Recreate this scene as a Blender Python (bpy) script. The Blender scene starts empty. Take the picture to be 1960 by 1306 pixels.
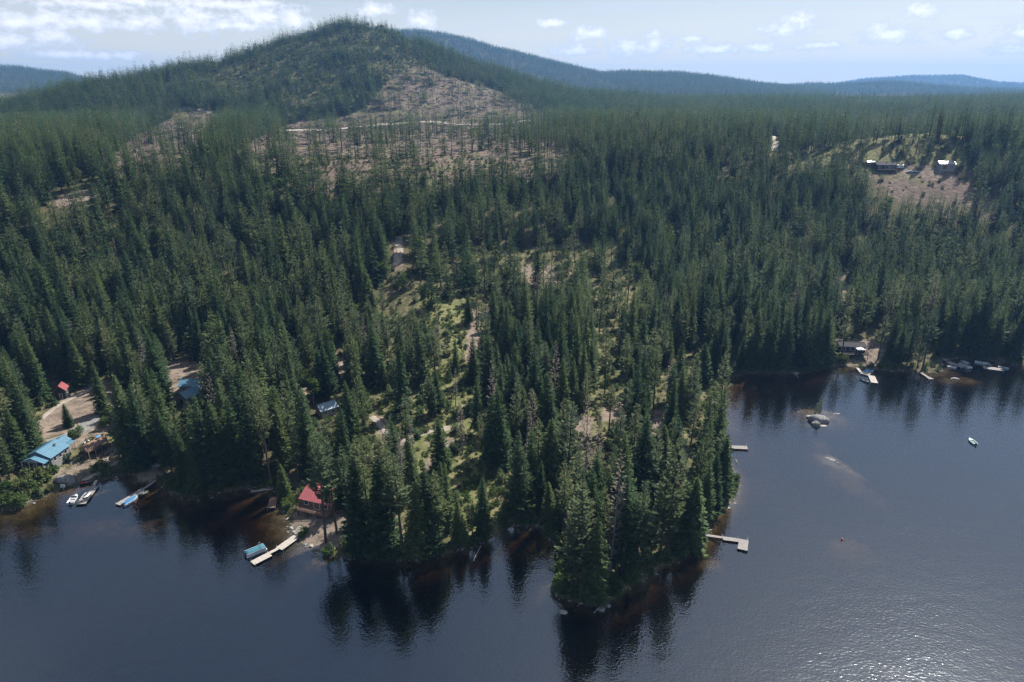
import bpy, bmesh, math, random
import numpy as np
from mathutils import Vector, Matrix

SC = bpy.context.scene
COL = SC.collection
R = math.radians

# ------------------------------------------------------------------ camera, sky, sun, exposure
CAM_Z, PITCH, FPX = 120.0, R(20.3), 1307.0
SUN_EL, SUN_AZ = R(51.0), R(43.0)          # azimuth measured clockwise from the view direction (+Y)

cam_data = bpy.data.cameras.new("camera")
cam = bpy.data.objects.new("camera", cam_data)
COL.objects.link(cam)
cam.location = (0, 0, CAM_Z)
cam.rotation_euler = (math.pi / 2 - PITCH, 0, 0)
cam_data.sensor_width = 36.0
cam_data.lens = FPX / 1960.0 * 36.0
cam_data.clip_start, cam_data.clip_end = 1.0, 60000.0
SC.camera = cam

def ray(u, v):
    x, y = (u - 980.0) / FPX, (653.0 - v) / FPX
    return np.array([x, math.cos(PITCH) + y * math.sin(PITCH), -math.sin(PITCH) + y * math.cos(PITCH)])

def sky_dir(u, v):
    d = ray(u, v)
    return math.atan2(d[0], d[1]), math.atan2(d[2], math.hypot(d[0], d[1]))

world = bpy.data.worlds.new("World")
SC.world = world
world.use_nodes = True

def build_world():
    nt = world.node_tree
    nt.nodes.clear()
    N, L = nt.nodes.new, nt.links.new
    def math_(op, a, b=None, c=None, clamp=False):
        n = N('ShaderNodeMath'); n.operation = op; n.use_clamp = clamp
        for i, q in enumerate((a, b, c)):
            if q is None: continue
            if isinstance(q, (int, float)): n.inputs[i].default_value = q
            else: L(q, n.inputs[i])
        return n.outputs[0]
    def sstep(x, a, b):
        n = N('ShaderNodeMapRange'); n.interpolation_type = 'SMOOTHSTEP'
        n.inputs[1].default_value, n.inputs[2].default_value = a, b
        L(x, n.inputs[0])
        return n.outputs[0]
    sky = N('ShaderNodeTexSky'); sky.sky_type = 'NISHITA'; sky.sun_disc = False
    sky.sun_elevation, sky.sun_rotation = SUN_EL, SUN_AZ
    sky.altitude, sky.air_density, sky.dust_density, sky.ozone_density = 800.0, 1.0, 2.2, 1.4
    tc = N('ShaderNodeTexCoord')
    sep = N('ShaderNodeSeparateXYZ'); L(tc.outputs['Generated'], sep.inputs[0])
    az = math_('ARCTAN2', sep.outputs[0], sep.outputs[1])
    el = math_('ARCSINE', sep.outputs[2])
    ang = N('ShaderNodeCombineXYZ'); L(az, ang.inputs[0]); L(el, ang.inputs[1])
    # cumulus seen in the photograph: centre and half size in photo pixels
    clouds = [(45, 42, 58, 17), (20, 78, 45, 15), (95, 72, 45, 14), (98, 38, 45, 17), (176, 42, 36, 15), (268, 43, 42, 15),
              (372, 36, 46, 23), (430, 48, 40, 10), (505, 30, 62, 20), (560, 38, 30, 14), (470, 50, 45, 9), (110, 104, 55, 8), (205, 107, 50, 8),
              (720, 18, 32, 10), (806, 40, 24, 18), (1053, 44, 30, 7), (1128, 65, 34, 13), (1205, 92, 45, 13), (1255, 82, 28, 17),
              (1100, 97, 38, 10), (1330, 75, 24, 6), (1372, 94, 46, 9), (1533, 38, 28, 12), (1500, 56, 42, 11), (1465, 90, 40, 8), (1680, 55, 22, 9), (1705, 68, 45, 12),
              (1762, 22, 30, 10), (1830, 66, 24, 9), (1960, 60, 26, 12), (1560, 88, 40, 7), (1990, 90, 60, 9), (180, 8, 90, 8),
              (430, 8, 110, 9), (260, 4, 60, 8), (-60, 60, 60, 22), (-160, 40, 70, 20), (2080, 50, 50, 14), (2180, 30, 60, 16)]
    best = None
    for (u, v, w, h) in clouds:
        a, e = sky_dir(u, v)
        s = N('ShaderNodeVectorMath'); s.operation = 'SUBTRACT'
        L(ang.outputs[0], s.inputs[0]); s.inputs[1].default_value = (a, e, 0)
        m = N('ShaderNodeVectorMath'); m.operation = 'MULTIPLY'
        L(s.outputs[0], m.inputs[0]); m.inputs[1].default_value = (FPX / (w * 1.4), FPX / (h * 1.45), 0)
        ln = N('ShaderNodeVectorMath'); ln.operation = 'LENGTH'; L(m.outputs[0], ln.inputs[0])
        best = ln.outputs['Value'] if best is None else math_('MINIMUM', best, ln.outputs['Value'])
    core = math_('SUBTRACT', 1.0, best)
    st = N('ShaderNodeVectorMath'); st.operation = 'MULTIPLY'
    L(ang.outputs[0], st.inputs[0]); st.inputs[1].default_value = (1.0, 1.5, 1.0)
    nz = N('ShaderNodeTexNoise'); nz.inputs['Scale'].default_value = 62.0
    nz.inputs['Detail'].default_value = 7.0; nz.inputs['Roughness'].default_value = 0.62
    L(st.outputs[0], nz.inputs['Vector'])
    dens = math_('MULTIPLY_ADD', math_('SUBTRACT', nz.outputs['Fac'], 0.5), 2.7, math_('MULTIPLY', core, 1.15))
    cum = sstep(dens, 0.0, 0.6)
    # the same fair-weather field going on over the rest of the sky: a flat layer seen from below
    h_ = math_('ADD', math_('ABSOLUTE', sep.outputs[2]), 0.06)
    pl = N('ShaderNodeCombineXYZ')
    L(math_('DIVIDE', sep.outputs[0], h_), pl.inputs[0]); L(math_('DIVIDE', sep.outputs[1], h_), pl.inputs[1])
    n2 = N('ShaderNodeTexNoise'); n2.inputs['Scale'].default_value = 0.9
    n2.inputs['Detail'].default_value = 6.0; n2.inputs['Roughness'].default_value = 0.6
    L(pl.outputs[0], n2.inputs['Vector'])
    high = math_('MULTIPLY', sstep(n2.outputs['Fac'], 0.42, 0.72), 0.65)
    up = sstep(el, 0.0, 0.13)
    high = math_('MULTIPLY', high, up)
    n3 = N('ShaderNodeTexNoise'); n3.inputs['Scale'].default_value = 9.0
    n3.inputs['Detail'].default_value = 5.0; n3.inputs['Distortion'].default_value = 0.8
    s3 = N('ShaderNodeVectorMath'); s3.operation = 'MULTIPLY'
    L(ang.outputs[0], s3.inputs[0]); s3.inputs[1].default_value = (1.0, 3.0, 1.0)
    L(s3.outputs[0], n3.inputs['Vector'])
    wisp = math_('MULTIPLY', sstep(n3.outputs['Fac'], 0.50, 0.82), 0.42)
    cov = math_('MAXIMUM', math_('MULTIPLY', cum, 0.95), math_('MAXIMUM', high, wisp), clamp=True)
    # hazy summer sky: pull the Nishita blue towards pale grey
    hz = N('ShaderNodeMixRGB'); hz.inputs[0].default_value = 0.30
    L(sky.outputs[0], hz.inputs[1]); hz.inputs[2].default_value = (2.5, 3.0, 3.6, 1)
    low = N('ShaderNodeMapRange'); low.interpolation_type = 'SMOOTHSTEP'; L(el, low.inputs[0])
    low.inputs[1].default_value, low.inputs[2].default_value, low.inputs[3].default_value, low.inputs[4].default_value = -0.02, 0.17, 0.85, 0.0
    hb = N('ShaderNodeMixRGB'); L(low.outputs[0], hb.inputs[0]); L(hz.outputs[0], hb.inputs[1]); hb.inputs[2].default_value = (10.2, 9.2, 7.2, 1)
    hz = hb
    # cloud light: brighter where thick on top, greyer where thin
    cc = N('ShaderNodeMixRGB'); L(sstep(dens, 0.1, 1.5), cc.inputs[0])
    cc.inputs[1].default_value = (6.4, 6.7, 7.2, 1); cc.inputs[2].default_value = (11.0, 10.8, 10.6, 1)
    mx = N('ShaderNodeMixRGB'); L(cov, mx.inputs[0]); L(hz.outputs[0], mx.inputs[1]); L(cc.outputs[0], mx.inputs[2])
    bg = N('ShaderNodeBackground'); bg.inputs['Strength'].default_value = 0.07
    L(mx.outputs[0], bg.inputs[0])
    out = N('ShaderNodeOutputWorld'); L(bg.outputs[0], out.inputs[0])
build_world()

sun_data = bpy.data.lights.new("sun", 'SUN')
sun_data.energy, sun_data.angle, sun_data.color = 4.8, R(0.53), (1.0, 0.955, 0.89)
sun = bpy.data.objects.new("sun", sun_data)
COL.objects.link(sun)
_sd = Vector((math.sin(SUN_AZ) * math.cos(SUN_EL), math.cos(SUN_AZ) * math.cos(SUN_EL), math.sin(SUN_EL)))
sun.rotation_euler = (-_sd).to_track_quat('-Z', 'Y').to_euler()
sun.location = (300, 100, 500)

SC.view_settings.view_transform = 'Standard'
SC.view_settings.look = 'None'
SC.view_settings.exposure = 0.86
SC.view_settings.gamma = 1.0
SC.view_settings.use_curve_mapping = False
SC.render.engine = 'CYCLES'
cy = SC.cycles
cy.max_bounces, cy.diffuse_bounces, cy.glossy_bounces = 8, 2, 3
cy.transmission_bounces, cy.volume_bounces, cy.transparent_max_bounces = 3, 1, 12
cy.use_denoising = True
cy.denoiser = 'OPENIMAGEDENOISE'
cy.denoising_input_passes = 'RGB_ALBEDO_NORMAL'
cy.denoising_prefilter = 'NONE'
cy.sample_clamp_indirect = 6.0
cy.sample_clamp_direct = 10.0
cy.caustics_reflective = cy.caustics_refractive = False
cy.use_light_tree = False
cy.pixel_filter_type = 'BLACKMAN_HARRIS'
cy.filter_width = 1.4

# ------------------------------------------------------------------ numeric helpers
def at(u, v, z=0.0):
    """point at height z in the direction of photo pixel (u, v)"""
    d = ray(u, v)
    t = (z - CAM_Z) / d[2]
    return np.array([d[0] * t, d[1] * t, z])

def project(x, y, z):
    dx, dy, dz = x, y, z - CAM_Z
    fw = dy * math.cos(PITCH) - dz * math.sin(PITCH)
    up = dy * math.sin(PITCH) + dz * math.cos(PITCH)
    return 980.0 + FPX * dx / fw, 653.0 - FPX * up / fw

def sstep(a, b, x):
    t = np.clip((x - a) / (b - a), 0, 1)
    return t * t * (3 - 2 * t)

def _hash(ix, iy, seed):
    h = (ix.astype(np.int64) * 374761393 + iy.astype(np.int64) * 668265263 + seed * 1442695041) & 0xFFFFFFFF
    h = ((h ^ (h >> 13)) * 1274126177) & 0xFFFFFFFF
    return ((h ^ (h >> 16)) & 0xFFFFFF) / float(0xFFFFFF)

def vnoise(x, y, seed=0):
    ix, iy = np.floor(x), np.floor(y)
    fx, fy = x - ix, y - iy
    fx, fy = fx * fx * (3 - 2 * fx), fy * fy * (3 - 2 * fy)
    a, b = _hash(ix, iy, seed), _hash(ix + 1, iy, seed)
    c, d = _hash(ix, iy + 1, seed), _hash(ix + 1, iy + 1, seed)
    return (a * (1 - fx) + b * fx) * (1 - fy) + (c * (1 - fx) + d * fx) * fy

def fbm(x, y, scale, oct=4, seed=0):
    s, amp, tot = 0.0, 1.0, 0.0
    for o in range(oct):
        s = s + amp * vnoise(x / scale + 17.3 * o, y / scale - 9.1 * o, seed + o)
        tot += amp; amp *= 0.5; scale *= 0.5
    return s / tot

def in_poly(u, v, poly):
    inside = np.zeros(np.shape(u), bool)
    n = len(poly)
    for i in range(n):
        x1, y1 = poly[i]; x2, y2 = poly[(i + 1) % n]
        c = ((y1 > v) != (y2 > v)) & (u < (x2 - x1) * (v - y1) / ((y2 - y1) if y2 != y1 else 1e-9) + x1)
        inside ^= c
    return inside

# ------------------------------------------------------------------ shoreline (photo pixels of the waterline)
SHORE_PX = [(-900, 1090), (-500, 1040), (-200, 1005), (-60, 985), (0, 976), (40, 972), (70, 956), (110, 940), (125, 935), (150, 927), (185, 921),
            (206, 917), (239, 909), (262, 913), (262, 922), (280, 925), (300, 921), (309, 928), (330, 946), (352, 953), (376, 956), (392, 948), (440, 940),
            (482, 935), (522, 934), (538, 942), (542, 962), (546, 985), (553, 1000), (556, 1014), (564, 1028), (578, 1042), (600, 1050),
            (612, 1056), (622, 1064), (655, 1067), (700, 1068), (745, 1072), (795, 1075), (850, 1062), (900, 1046), (935, 1034), (955, 1023),
            (977, 1010), (1010, 1007), (1036, 1012), (1046, 1030), (1062, 1042), (1064, 1070), (1062, 1110), (1060, 1138), (1085, 1147),
            (1110, 1157), (1145, 1162), (1172, 1149), (1210, 1122), (1260, 1090), (1310, 1064), (1340, 1047), (1350, 1030), (1357, 1010),
            (1376, 986), (1396, 966), (1409, 945), (1413, 925), (1405, 905), (1396, 888), (1386, 862), (1381, 840), (1379, 800), (1379, 765), (1386, 738),
            (1400, 724), (1420, 714), (1450, 712), (1490, 715), (1525, 713), (1560, 707), (1590, 701), (1620, 701), (1650, 705), (1700, 709),
            (1745, 711), (1770, 713), (1796, 713), (1806, 702), (1800, 692), (1830, 686), (1870, 688), (1900, 691), (1940, 699), (1975, 701),
            (2100, 700), (2400, 715), (3000, 760)]
SHORE = np.array([at(u, v)[:2] for u, v in SHORE_PX])
LAKE = [tuple(p) for p in SHORE] + [(2500, SHORE[-1][1]), (2500, -2500), (-2500, -2500), (-2500, SHORE[0][1])]
# bank height and width along the shore, by photo column of the shore point
_bk = np.array([(-900, 4.0, 9), (0, 4.2, 9), (120, 4.0, 11), (240, 1.4, 14), (330, 2.4, 9), (480, 3.0, 9), (545, 2.2, 7), (640, 1.6, 7), (800, 1.8, 5),
                (1000, 0.9, 6), (1100, 1.6, 4), (1300, 1.5, 4), (1400, 1.4, 5), (1600, 2.6, 9), (1900, 2.2, 8), (3000, 2.5, 9)], float)
_sb = np.array([(np.interp(u, _bk[:, 0], _bk[:, 1]), np.interp(u, _bk[:, 0], _bk[:, 2])) for u, v in SHORE_PX])

def shore_dist(x, y):
    """signed distance to the waterline (land positive) and the bank parameters of the nearest shore point"""
    x, y = np.asarray(x, float), np.asarray(y, float)
    best = np.full(x.shape, 1e9); hb = np.zeros(x.shape); wb = np.ones(x.shape)
    for i in range(len(SHORE) - 1):
        ax, ay = SHORE[i]; bx, by = SHORE[i + 1]
        ex, ey = bx - ax, by - ay
        t = np.clip(((x - ax) * ex + (y - ay) * ey) / (ex * ex + ey * ey), 0, 1)
        d = np.hypot(x - ax - t * ex, y - ay - t * ey)
        m = d < best
        best = np.where(m, d, best)
        hb = np.where(m, _sb[i, 0] * (1 - t) + _sb[i + 1, 0] * t, hb)
        wb = np.where(m, _sb[i, 1] * (1 - t) + _sb[i + 1, 1] * t, wb)
    return np.where(in_poly(x, y, LAKE), -best, best), hb, wb

# ------------------------------------------------------------------ hill profile table (azimuth x log distance)
def u_az(u):
    return math.atan2((u - 980.0) / FPX, 1.066)

def z_at(u, v, r):
    d = ray(u, v)
    return CAM_Z + r * d[2] / math.hypot(d[0], d[1])

_prof = {   # photo column: (z at 800 m, z at 1000 m, z at 1400 m or None, ridge distance, ridge pixel row)
    -500: (34, 48, None, 1300, 290), -300: (34, 50, None, 1300, 252), 0: (33, 53, None, 1250, 212), 90: (33, 55, None, 1270, 186), 170: (33, 57, None, 1300, 165), 340: (33, 60, None, 1380, 134),
    450: (32, 60, None, 1420, 116), 520: (31, 60, None, 1450, 90), 600: (31, 58, None, 1490, 74), 650: (31, 56, None, 1510, 58), 690: (31, 55, None, 1520, 52), 740: (31, 54, None, 1540, 60),
    800: (31, 54, None, 1560, 86), 900: (31, 53, None, 1600, 124), 1000: (31, 53, None, 1650, 156), 1100: (31, 52, None, 1700, 180),
    1300: (33, 51, 76, 1900, 192), 1600: (36, 53, 77, 2200, 194), 1960: (36, 53, 77, 2300, 192), 2500: (36, 53, 77, 2300, 196)}
_far = [   # far ridges: distance, half depth, list of (photo column, photo row of the bare crest)
    (4200, 850, [(300, 175), (600, 70), (800, 64), (850, 71), (900, 81), (950, 97), (1000, 108), (1050, 121), (1100, 133), (1150, 145), (1200, 142), (1300, 145), (1350, 150), (1400, 157), (1450, 165), (1500, 170), (1600, 180)]),
    (5200, 700, [(1350, 182), (1480, 170), (1550, 164), (1600, 166), (1650, 163), (1690, 160), (1740, 163), (1800, 169), (1850, 174), (2000, 178), (2400, 180)]),
    (9500, 1500, [(1450, 180), (1590, 164), (1650, 154), (1700, 151), (1740, 148), (1800, 148), (1835, 147), (1870, 154), (1910, 161), (1960, 163), (2300, 165)]),
    (5000, 900, [(-700, 150), (-300, 138), (0, 133), (45, 134), (90, 141), (140, 146), (200, 165), (300, 178)])]
AZ0, AZ1, NAZ = R(-62), R(62), 500
LR0, LR1, NLR = math.log(60.0), math.log(12500.0), 560
_azs, _lrs = np.linspace(AZ0, AZ1, NAZ), np.linspace(LR0, LR1, NLR)

def _blur(a, axis, s):
    k = np.exp(-0.5 * (np.arange(-3 * s, 3 * s + 1) / s) ** 2); k /= k.sum()
    p = np.pad(a, [(3 * s, 3 * s) if i == axis else (0, 0) for i in range(2)], mode='edge')
    return np.apply_along_axis(lambda q: np.convolve(q, k, 'valid'), axis, p)

def build_table():
    rr = np.exp(_lrs)
    cols, caz = [], []
    for u in sorted(_prof):
        z8, z10, z14, rr_, vv = _prof[u]
        zr = z_at(u, vv, rr_)
        kn = [(60, 4), (200, 7), (400, 13), (600, 21), (800, z8), (1000, z10)]
        if z14: kn.append((1400, z14))
        kn += [(rr_ - 60, zr - 5), (rr_, zr), (rr_ + 70, zr - 7), (rr_ * 1.28, min(zr - 45, 88)), (2900, min(zr - 50, 84)), (12500, 76)]
        kn = np.array(kn, float)
        cols.append(np.interp(rr, kn[:, 0], kn[:, 1])); caz.append(u_az(u))
    cols, caz = np.array(cols), np.array(caz)
    T = np.array([np.interp(_azs, caz, cols[:, j]) for j in range(NLR)]).T
    T = _blur(T, 0, 3); T = _blur(T, 1, 2)
    for rc, w, pts in _far:
        pa = np.array([u_az(p[0]) for p in pts]); pz = np.array([z_at(p[0], p[1], rc) for p in pts])
        zr = np.interp(_azs, pa, pz, left=70, right=70)
        f = np.exp(-((rr - rc) / w) ** 2)
        T = np.maximum(T, 70 + (zr[:, None] - 70) * f[None, :])
    return T
TABLE = build_table()
KNOLL = np.append(at(1765, 372, 33)[:2], 0)

def terrain_z(x, y):
    x, y = np.atleast_1d(np.asarray(x, float)), np.atleast_1d(np.asarray(y, float))
    r = np.hypot(x, y); a = np.arctan2(x, y)
    fa = np.clip((a - AZ0) / (AZ1 - AZ0) * (NAZ - 1), 0, NAZ - 1.001)
    fr = np.clip((np.log(np.maximum(r, 60.1)) - LR0) / (LR1 - LR0) * (NLR - 1), 0, NLR - 1.001)
    ia, ir = fa.astype(int), fr.astype(int); ta, tr = fa - ia, fr - ir
    z = ((TABLE[ia, ir] * (1 - ta) + TABLE[ia + 1, ir] * ta) * (1 - tr) + (TABLE[ia, ir + 1] * (1 - ta) + TABLE[ia + 1, ir + 1] * ta) * tr)
    rough = np.clip((r - 400) / 800, 0, 1) * np.clip((3500 - r) / 1500, 0.25, 1)
    z = z + (fbm(x, y, 190, 4, 5) - 0.5) * 16 * rough + (fbm(x, y, 30, 2, 9) - 0.5) * 2.0
    dk = ((x - KNOLL[0]) * 0.93 - (y - KNOLL[1]) * 0.36, (x - KNOLL[0]) * 0.36 + (y - KNOLL[1]) * 0.93)
    z = z + 15.0 * np.exp(-(dk[0] / 72) ** 2 - (dk[1] / 52) ** 2)
    near = r < 900
    if near.any():
        xs, ys = x[near], y[near]
        sd, hb, wb = shore_dist(xs, ys)
        wig = (fbm(xs, ys, 7, 2, 21) - 0.5) * 1.6
        sdw = sd + wig * np.clip(np.abs(sd) / 2.0, 0, 1)
        land = hb * (1 - np.exp(-np.maximum(sdw, 0) / wb)) + 0.038 * np.maximum(sdw, 0) + (fbm(xs, ys, 14, 3, 33) - 0.5) * 1.5 * sstep(3, 20, sd)
        d = np.maximum(-sdw, 0) * (0.75 + 0.7 * fbm(xs, ys, 40, 2, 41)) * (1 + 1.6 * sstep(-62, -45, xs) * sstep(88, 74, xs))
        bed = -np.minimum(np.minimum(0.13 * d, 0.65 + np.maximum(d - 5, 0) * 0.33), 9.0)
        for (u, v, rx, ry, top, rot) in SHOALS:
            c = at(u, v); ca, sa = math.cos(rot), math.sin(rot)
            ex = ((xs - c[0]) * ca + (ys - c[1]) * sa) / rx; ey = (-(xs - c[0]) * sa + (ys - c[1]) * ca) / ry
            q = np.exp(-(ex * ex + ey * ey) ** 1.3) * (0.72 + 0.5 * fbm(xs, ys, 4, 3, 51))
            bed = np.maximum(bed, -3.6 + (3.6 + top) * np.minimum(q * 1.1, 1.0))
        zz = np.where(sdw > 0, land, bed)
        w = sstep(90, 330, sd)
        z[near] = zz * (1 - w) + z[near] * w
    return z

SHOALS = [(1566, 797, 15, 13, -0.1, 0.2), (1572, 850, 5, 12, -1.0, -0.2), (1602, 888, 7, 15, -0.12, 0.35), (1626, 918, 7, 20, -0.8, 0.35), (1625, 1046, 9, 8, -0.9, 0.3),
          (1440, 925, 9, 5, -1.4, 0), (1352, 1070, 6, 6, -0.7, 0.3), (560, 1010, 7, 7, -0.6, 0.0), (590, 1062, 14, 7, -0.45, -0.3),
          (230, 1000, 28, 9, -1.1, 0.1), (330, 970, 20, 6, -0.7, 0.1), (262, 935, 8, 7, -0.4, 0), (1830, 726, 16, 7, -0.25, 0), 
          (20, 1010, 20, 6, -1.0, 0), (180, 940, 12, 6, -0.6, 0), (1420, 735, 12, 5, -0.7, 0)]

def gz(x, y):
    return float(terrain_z(x, y)[0])

def hit(u, v):
    """where the ray of photo pixel (u, v) meets the terrain"""
    d = ray(u, v); d = d / math.hypot(d[0], d[1])
    rs = np.exp(np.linspace(math.log(100), math.log(6000), 1500))
    zt = np.maximum(terrain_z(d[0] * rs, d[1] * rs), 0.0)
    below = np.nonzero(CAM_Z + d[2] * rs < zt)[0]
    r = rs[below[0]] if len(below) else 6000.0
    return np.array([d[0] * r, d[1] * r, max(gz(d[0] * r, d[1] * r), 0.0)])

# ------------------------------------------------------------------ tags and mesh helpers
def tag(o, label=None, cat=None, group=None, kind=None):
    if label: o["label"] = label
    if cat: o["category"] = cat
    if group: o["group"] = group
    if kind: o["kind"] = kind
    return o

def thing(name, label, cat, loc=(0, 0, 0), rz=0.0, group=None):
    o = bpy.data.objects.new(name, None)
    COL.objects.link(o)
    o.empty_display_size = 0.5
    o.location = tuple(float(q) for q in loc); o.rotation_euler = (0, 0, rz)
    return tag(o, label, cat, group)

def mesh_from(name, V, F, mats, mi=None, smooth=False):
    me = bpy.data.meshes.new(name)
    me.from_pydata([tuple(map(float, p)) for p in V], [], F)
    for m in mats: me.materials.append(m)
    if mi is not None: me.polygons.foreach_set('material_index', np.asarray(mi, np.int32))
    if smooth: me.polygons.foreach_set('use_smooth', np.ones(len(me.polygons), bool))
    me.update()
    return me

def link(name, me, parent=None, loc=None, rz=None):
    o = bpy.data.objects.new(name, me)
    COL.objects.link(o)
    if parent is not None: o.parent = parent
    if loc is not None: o.location = tuple(float(q) for q in loc)
    if rz is not None: o.rotation_euler = (0, 0, rz)
    return o

# ------------------------------------------------------------------ materials
def new_mat(name):
    m = bpy.data.materials.new(name); m.use_nodes = True
    nt = m.node_tree; nt.nodes.clear()
    return m, nt, nt.nodes.new, nt.links.new

def plain(name, col, rough=0.7, spec=0.3, metal=0.0, var=0.12, scale=3.0, bump=0.0, bscale=20.0, stretch=(1, 1, 1)):
    """painted, wooden or stone surface: colour broken up by two noises, optional fine relief"""
    m, nt, N, L = new_mat(name)
    tc = N('ShaderNodeTexCoord')
    mp = N('ShaderNodeMapping'); mp.inputs['Scale'].default_value = stretch; L(tc.outputs['Object'], mp.inputs[0])
    n = N('ShaderNodeTexNoise'); n.inputs['Scale'].default_value = scale; n.inputs['Detail'].default_value = 6; n.inputs['Roughness'].default_value = 0.65
    L(mp.outputs[0], n.inputs['Vector'])
    cr = N('ShaderNodeValToRGB')
    c = np.array(col)
    cr.color_ramp.elements[0].position, cr.color_ramp.elements[1].position = 0.3, 0.7
    cr.color_ramp.elements[0].color = (*np.clip(c * (1 - var * 1.6), 0, 1), 1); cr.color_ramp.elements[1].color = (*np.clip(c * (1 + var), 0, 1), 1)
    L(n.outputs['Fac'], cr.inputs[0])
    b = N('ShaderNodeBsdfPrincipled')
    L(cr.outputs[0], b.inputs['Base Color'])
    b.inputs['Roughness'].default_value = rough; b.inputs['Specular IOR Level'].default_value = spec; b.inputs['Metallic'].default_value = metal
    if bump:
        n2 = N('ShaderNodeTexNoise'); n2.inputs['Scale'].default_value = bscale; n2.inputs['Detail'].default_value = 4
        L(mp.outputs[0], n2.inputs['Vector'])
        bp = N('ShaderNodeBump'); bp.inputs['Strength'].default_value = bump; bp.inputs['Distance'].default_value = 0.1
        L(n2.outputs['Fac'], bp.inputs['Height']); L(bp.outputs[0], b.inputs['Normal'])
    o = N('ShaderNodeOutputMaterial'); L(b.outputs[0], o.inputs[0])
    return m

def foliage(name, cols, trans=0.28, rough=0.75):
    """needles or leaves: colour differs from plant to plant and a little inside each crown"""
    m, nt, N, L = new_mat(name)
    oi = N('ShaderNodeObjectInfo')
    cr = N('ShaderNodeValToRGB'); e = cr.color_ramp.elements
    while len(e) < len(cols): e.new(0.5)
    for i, c in enumerate(cols):
        e[i].position = i / (len(cols) - 1); e[i].color = (*c, 1)
    L(oi.outputs['Random'], cr.inputs[0])
    tc = N('ShaderNodeTexCoord')
    n = N('ShaderNodeTexNoise'); n.inputs['Scale'].default_value = 0.9; n.inputs['Detail'].default_value = 5
    L(tc.outputs['Object'], n.inputs['Vector'])
    mr = N('ShaderNodeMapRange'); mr.inputs[1].default_value, mr.inputs[2].default_value = 0.3, 0.7
    mr.inputs[3].default_value, mr.inputs[4].default_value = 0.6, 1.45
    L(n.outputs['Fac'], mr.inputs[0])
    mu = N('ShaderNodeVectorMath'); mu.operation = 'SCALE'; L(cr.outputs[0], mu.inputs[0]); L(mr.outputs[0], mu.inputs['Scale'])
    d = N('ShaderNodeBsdfDiffuse'); L(mu.outputs[0], d.inputs[0])
    t = N('ShaderNodeBsdfTranslucent')
    tm = N('ShaderNodeVectorMath'); tm.operation = 'MULTIPLY'; L(mu.outputs[0], tm.inputs[0]); tm.inputs[1].default_value = (1.25, 1.35, 0.7)
    L(tm.outputs[0], t.inputs[0])
    mx = N('ShaderNodeMixShader'); mx.inputs[0].default_value = trans; L(d.outputs[0], mx.inputs[1]); L(t.outputs[0], mx.inputs[2])
    g = N('ShaderNodeBsdfGlossy'); g.inputs['Roughness'].default_value = 0.5; g.inputs[0].default_value = (0.9, 0.95, 1, 1)
    m2 = N('ShaderNodeMixShader'); m2.inputs[0].default_value = 0.004; L(mx.outputs[0], m2.inputs[1]); L(g.outputs[0], m2.inputs[2])
    o = N('ShaderNodeOutputMaterial'); L(m2.outputs[0], o.inputs[0])
    return m

M = {}
M['fir'] = foliage('fir_needles', [(0.038, 0.066, 0.032), (0.059, 0.096, 0.036), (0.032, 0.059, 0.028), (0.076, 0.113, 0.041), (0.049, 0.080, 0.041), (0.105, 0.132, 0.047), (0.040, 0.075, 0.034)])
M['pine'] = foliage('pine_needles', [(0.070, 0.098, 0.040), (0.100, 0.123, 0.052), (0.059, 0.091, 0.048), (0.122, 0.135, 0.066), (0.085, 0.114, 0.060)])
M['leaf'] = foliage('broad_leaves', [(0.075, 0.120, 0.035), (0.095, 0.130, 0.040), (0.060, 0.105, 0.034), (0.120, 0.135, 0.050)], trans=0.35)
M['brush'] = foliage('brush_leaves', [(0.072, 0.104, 0.038), (0.104, 0.114, 0.050), (0.056, 0.095, 0.032), (0.120, 0.123, 0.063)], trans=0.3)
M['dead'] = foliage('dead_twigs', [(0.120, 0.105, 0.090), (0.150, 0.120, 0.095), (0.105, 0.090, 0.080)], trans=0.05)
M['bark'] = plain('bark', (0.11, 0.085, 0.065), 0.9, 0.1, var=0.35, scale=2.0, stretch=(4, 4, 0.6))
M['barkgrey'] = plain('grey_bark', (0.22, 0.20, 0.18), 0.9, 0.1, var=0.3, scale=2.0, stretch=(4, 4, 0.6))

# ------------------------------------------------------------------ ground cover zones, outlined in photo pixels of the ground itself
Z_LOG = [(430, 306), (500, 262), (560, 236), (660, 222), (705, 205), (735, 165), (770, 132), (810, 128), (870, 150), (940, 170), (1000, 196), (1060, 225),
         (1105, 262), (1110, 325), (1010, 352), (930, 352), (850, 368), (740, 370), (640, 378), (585, 365), (560, 330), (490, 335), (420, 325)]
Z_LOG2 = [(215, 300), (250, 265), (310, 236), (350, 210), (415, 213), (425, 232), (415, 262), (390, 310), (340, 340), (215, 345)]
Z_REGEN = [(330, 150), (430, 122), (520, 92), (600, 74), (690, 50), (760, 64), (830, 110), (820, 130), (760, 140), (715, 190), (640, 200), (560, 205), (470, 190), (400, 185)]
Z_RCLEAR = [(1530, 315), (1560, 272), (1630, 240), (1700, 226), (1790, 234), (1845, 262), (1855, 320), (1740, 318), (1640, 335)]
Z_KNOLL = [(1655, 330), (1720, 316), (1830, 330), (1870, 362), (1925, 402), (1900, 425), (1850, 415), (1800, 415), (1740, 395), (1690, 365)]
Z_LOT = [(690, 600), (760, 560), (930, 470), (1180, 470), (1260, 560), (1330, 650), (1395, 740), (1395, 900), (1420, 940), (1340, 1050), (1150, 1170), (1050, 1150),
         (1050, 1010), (980, 1015), (800, 1080), (640, 1070), (690, 880), (640, 740)]
Z_DENSE = [(965, 640), (1040, 600), (1120, 610), (1135, 720), (1110, 840), (1040, 860), (960, 830), (945, 720)]
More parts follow.
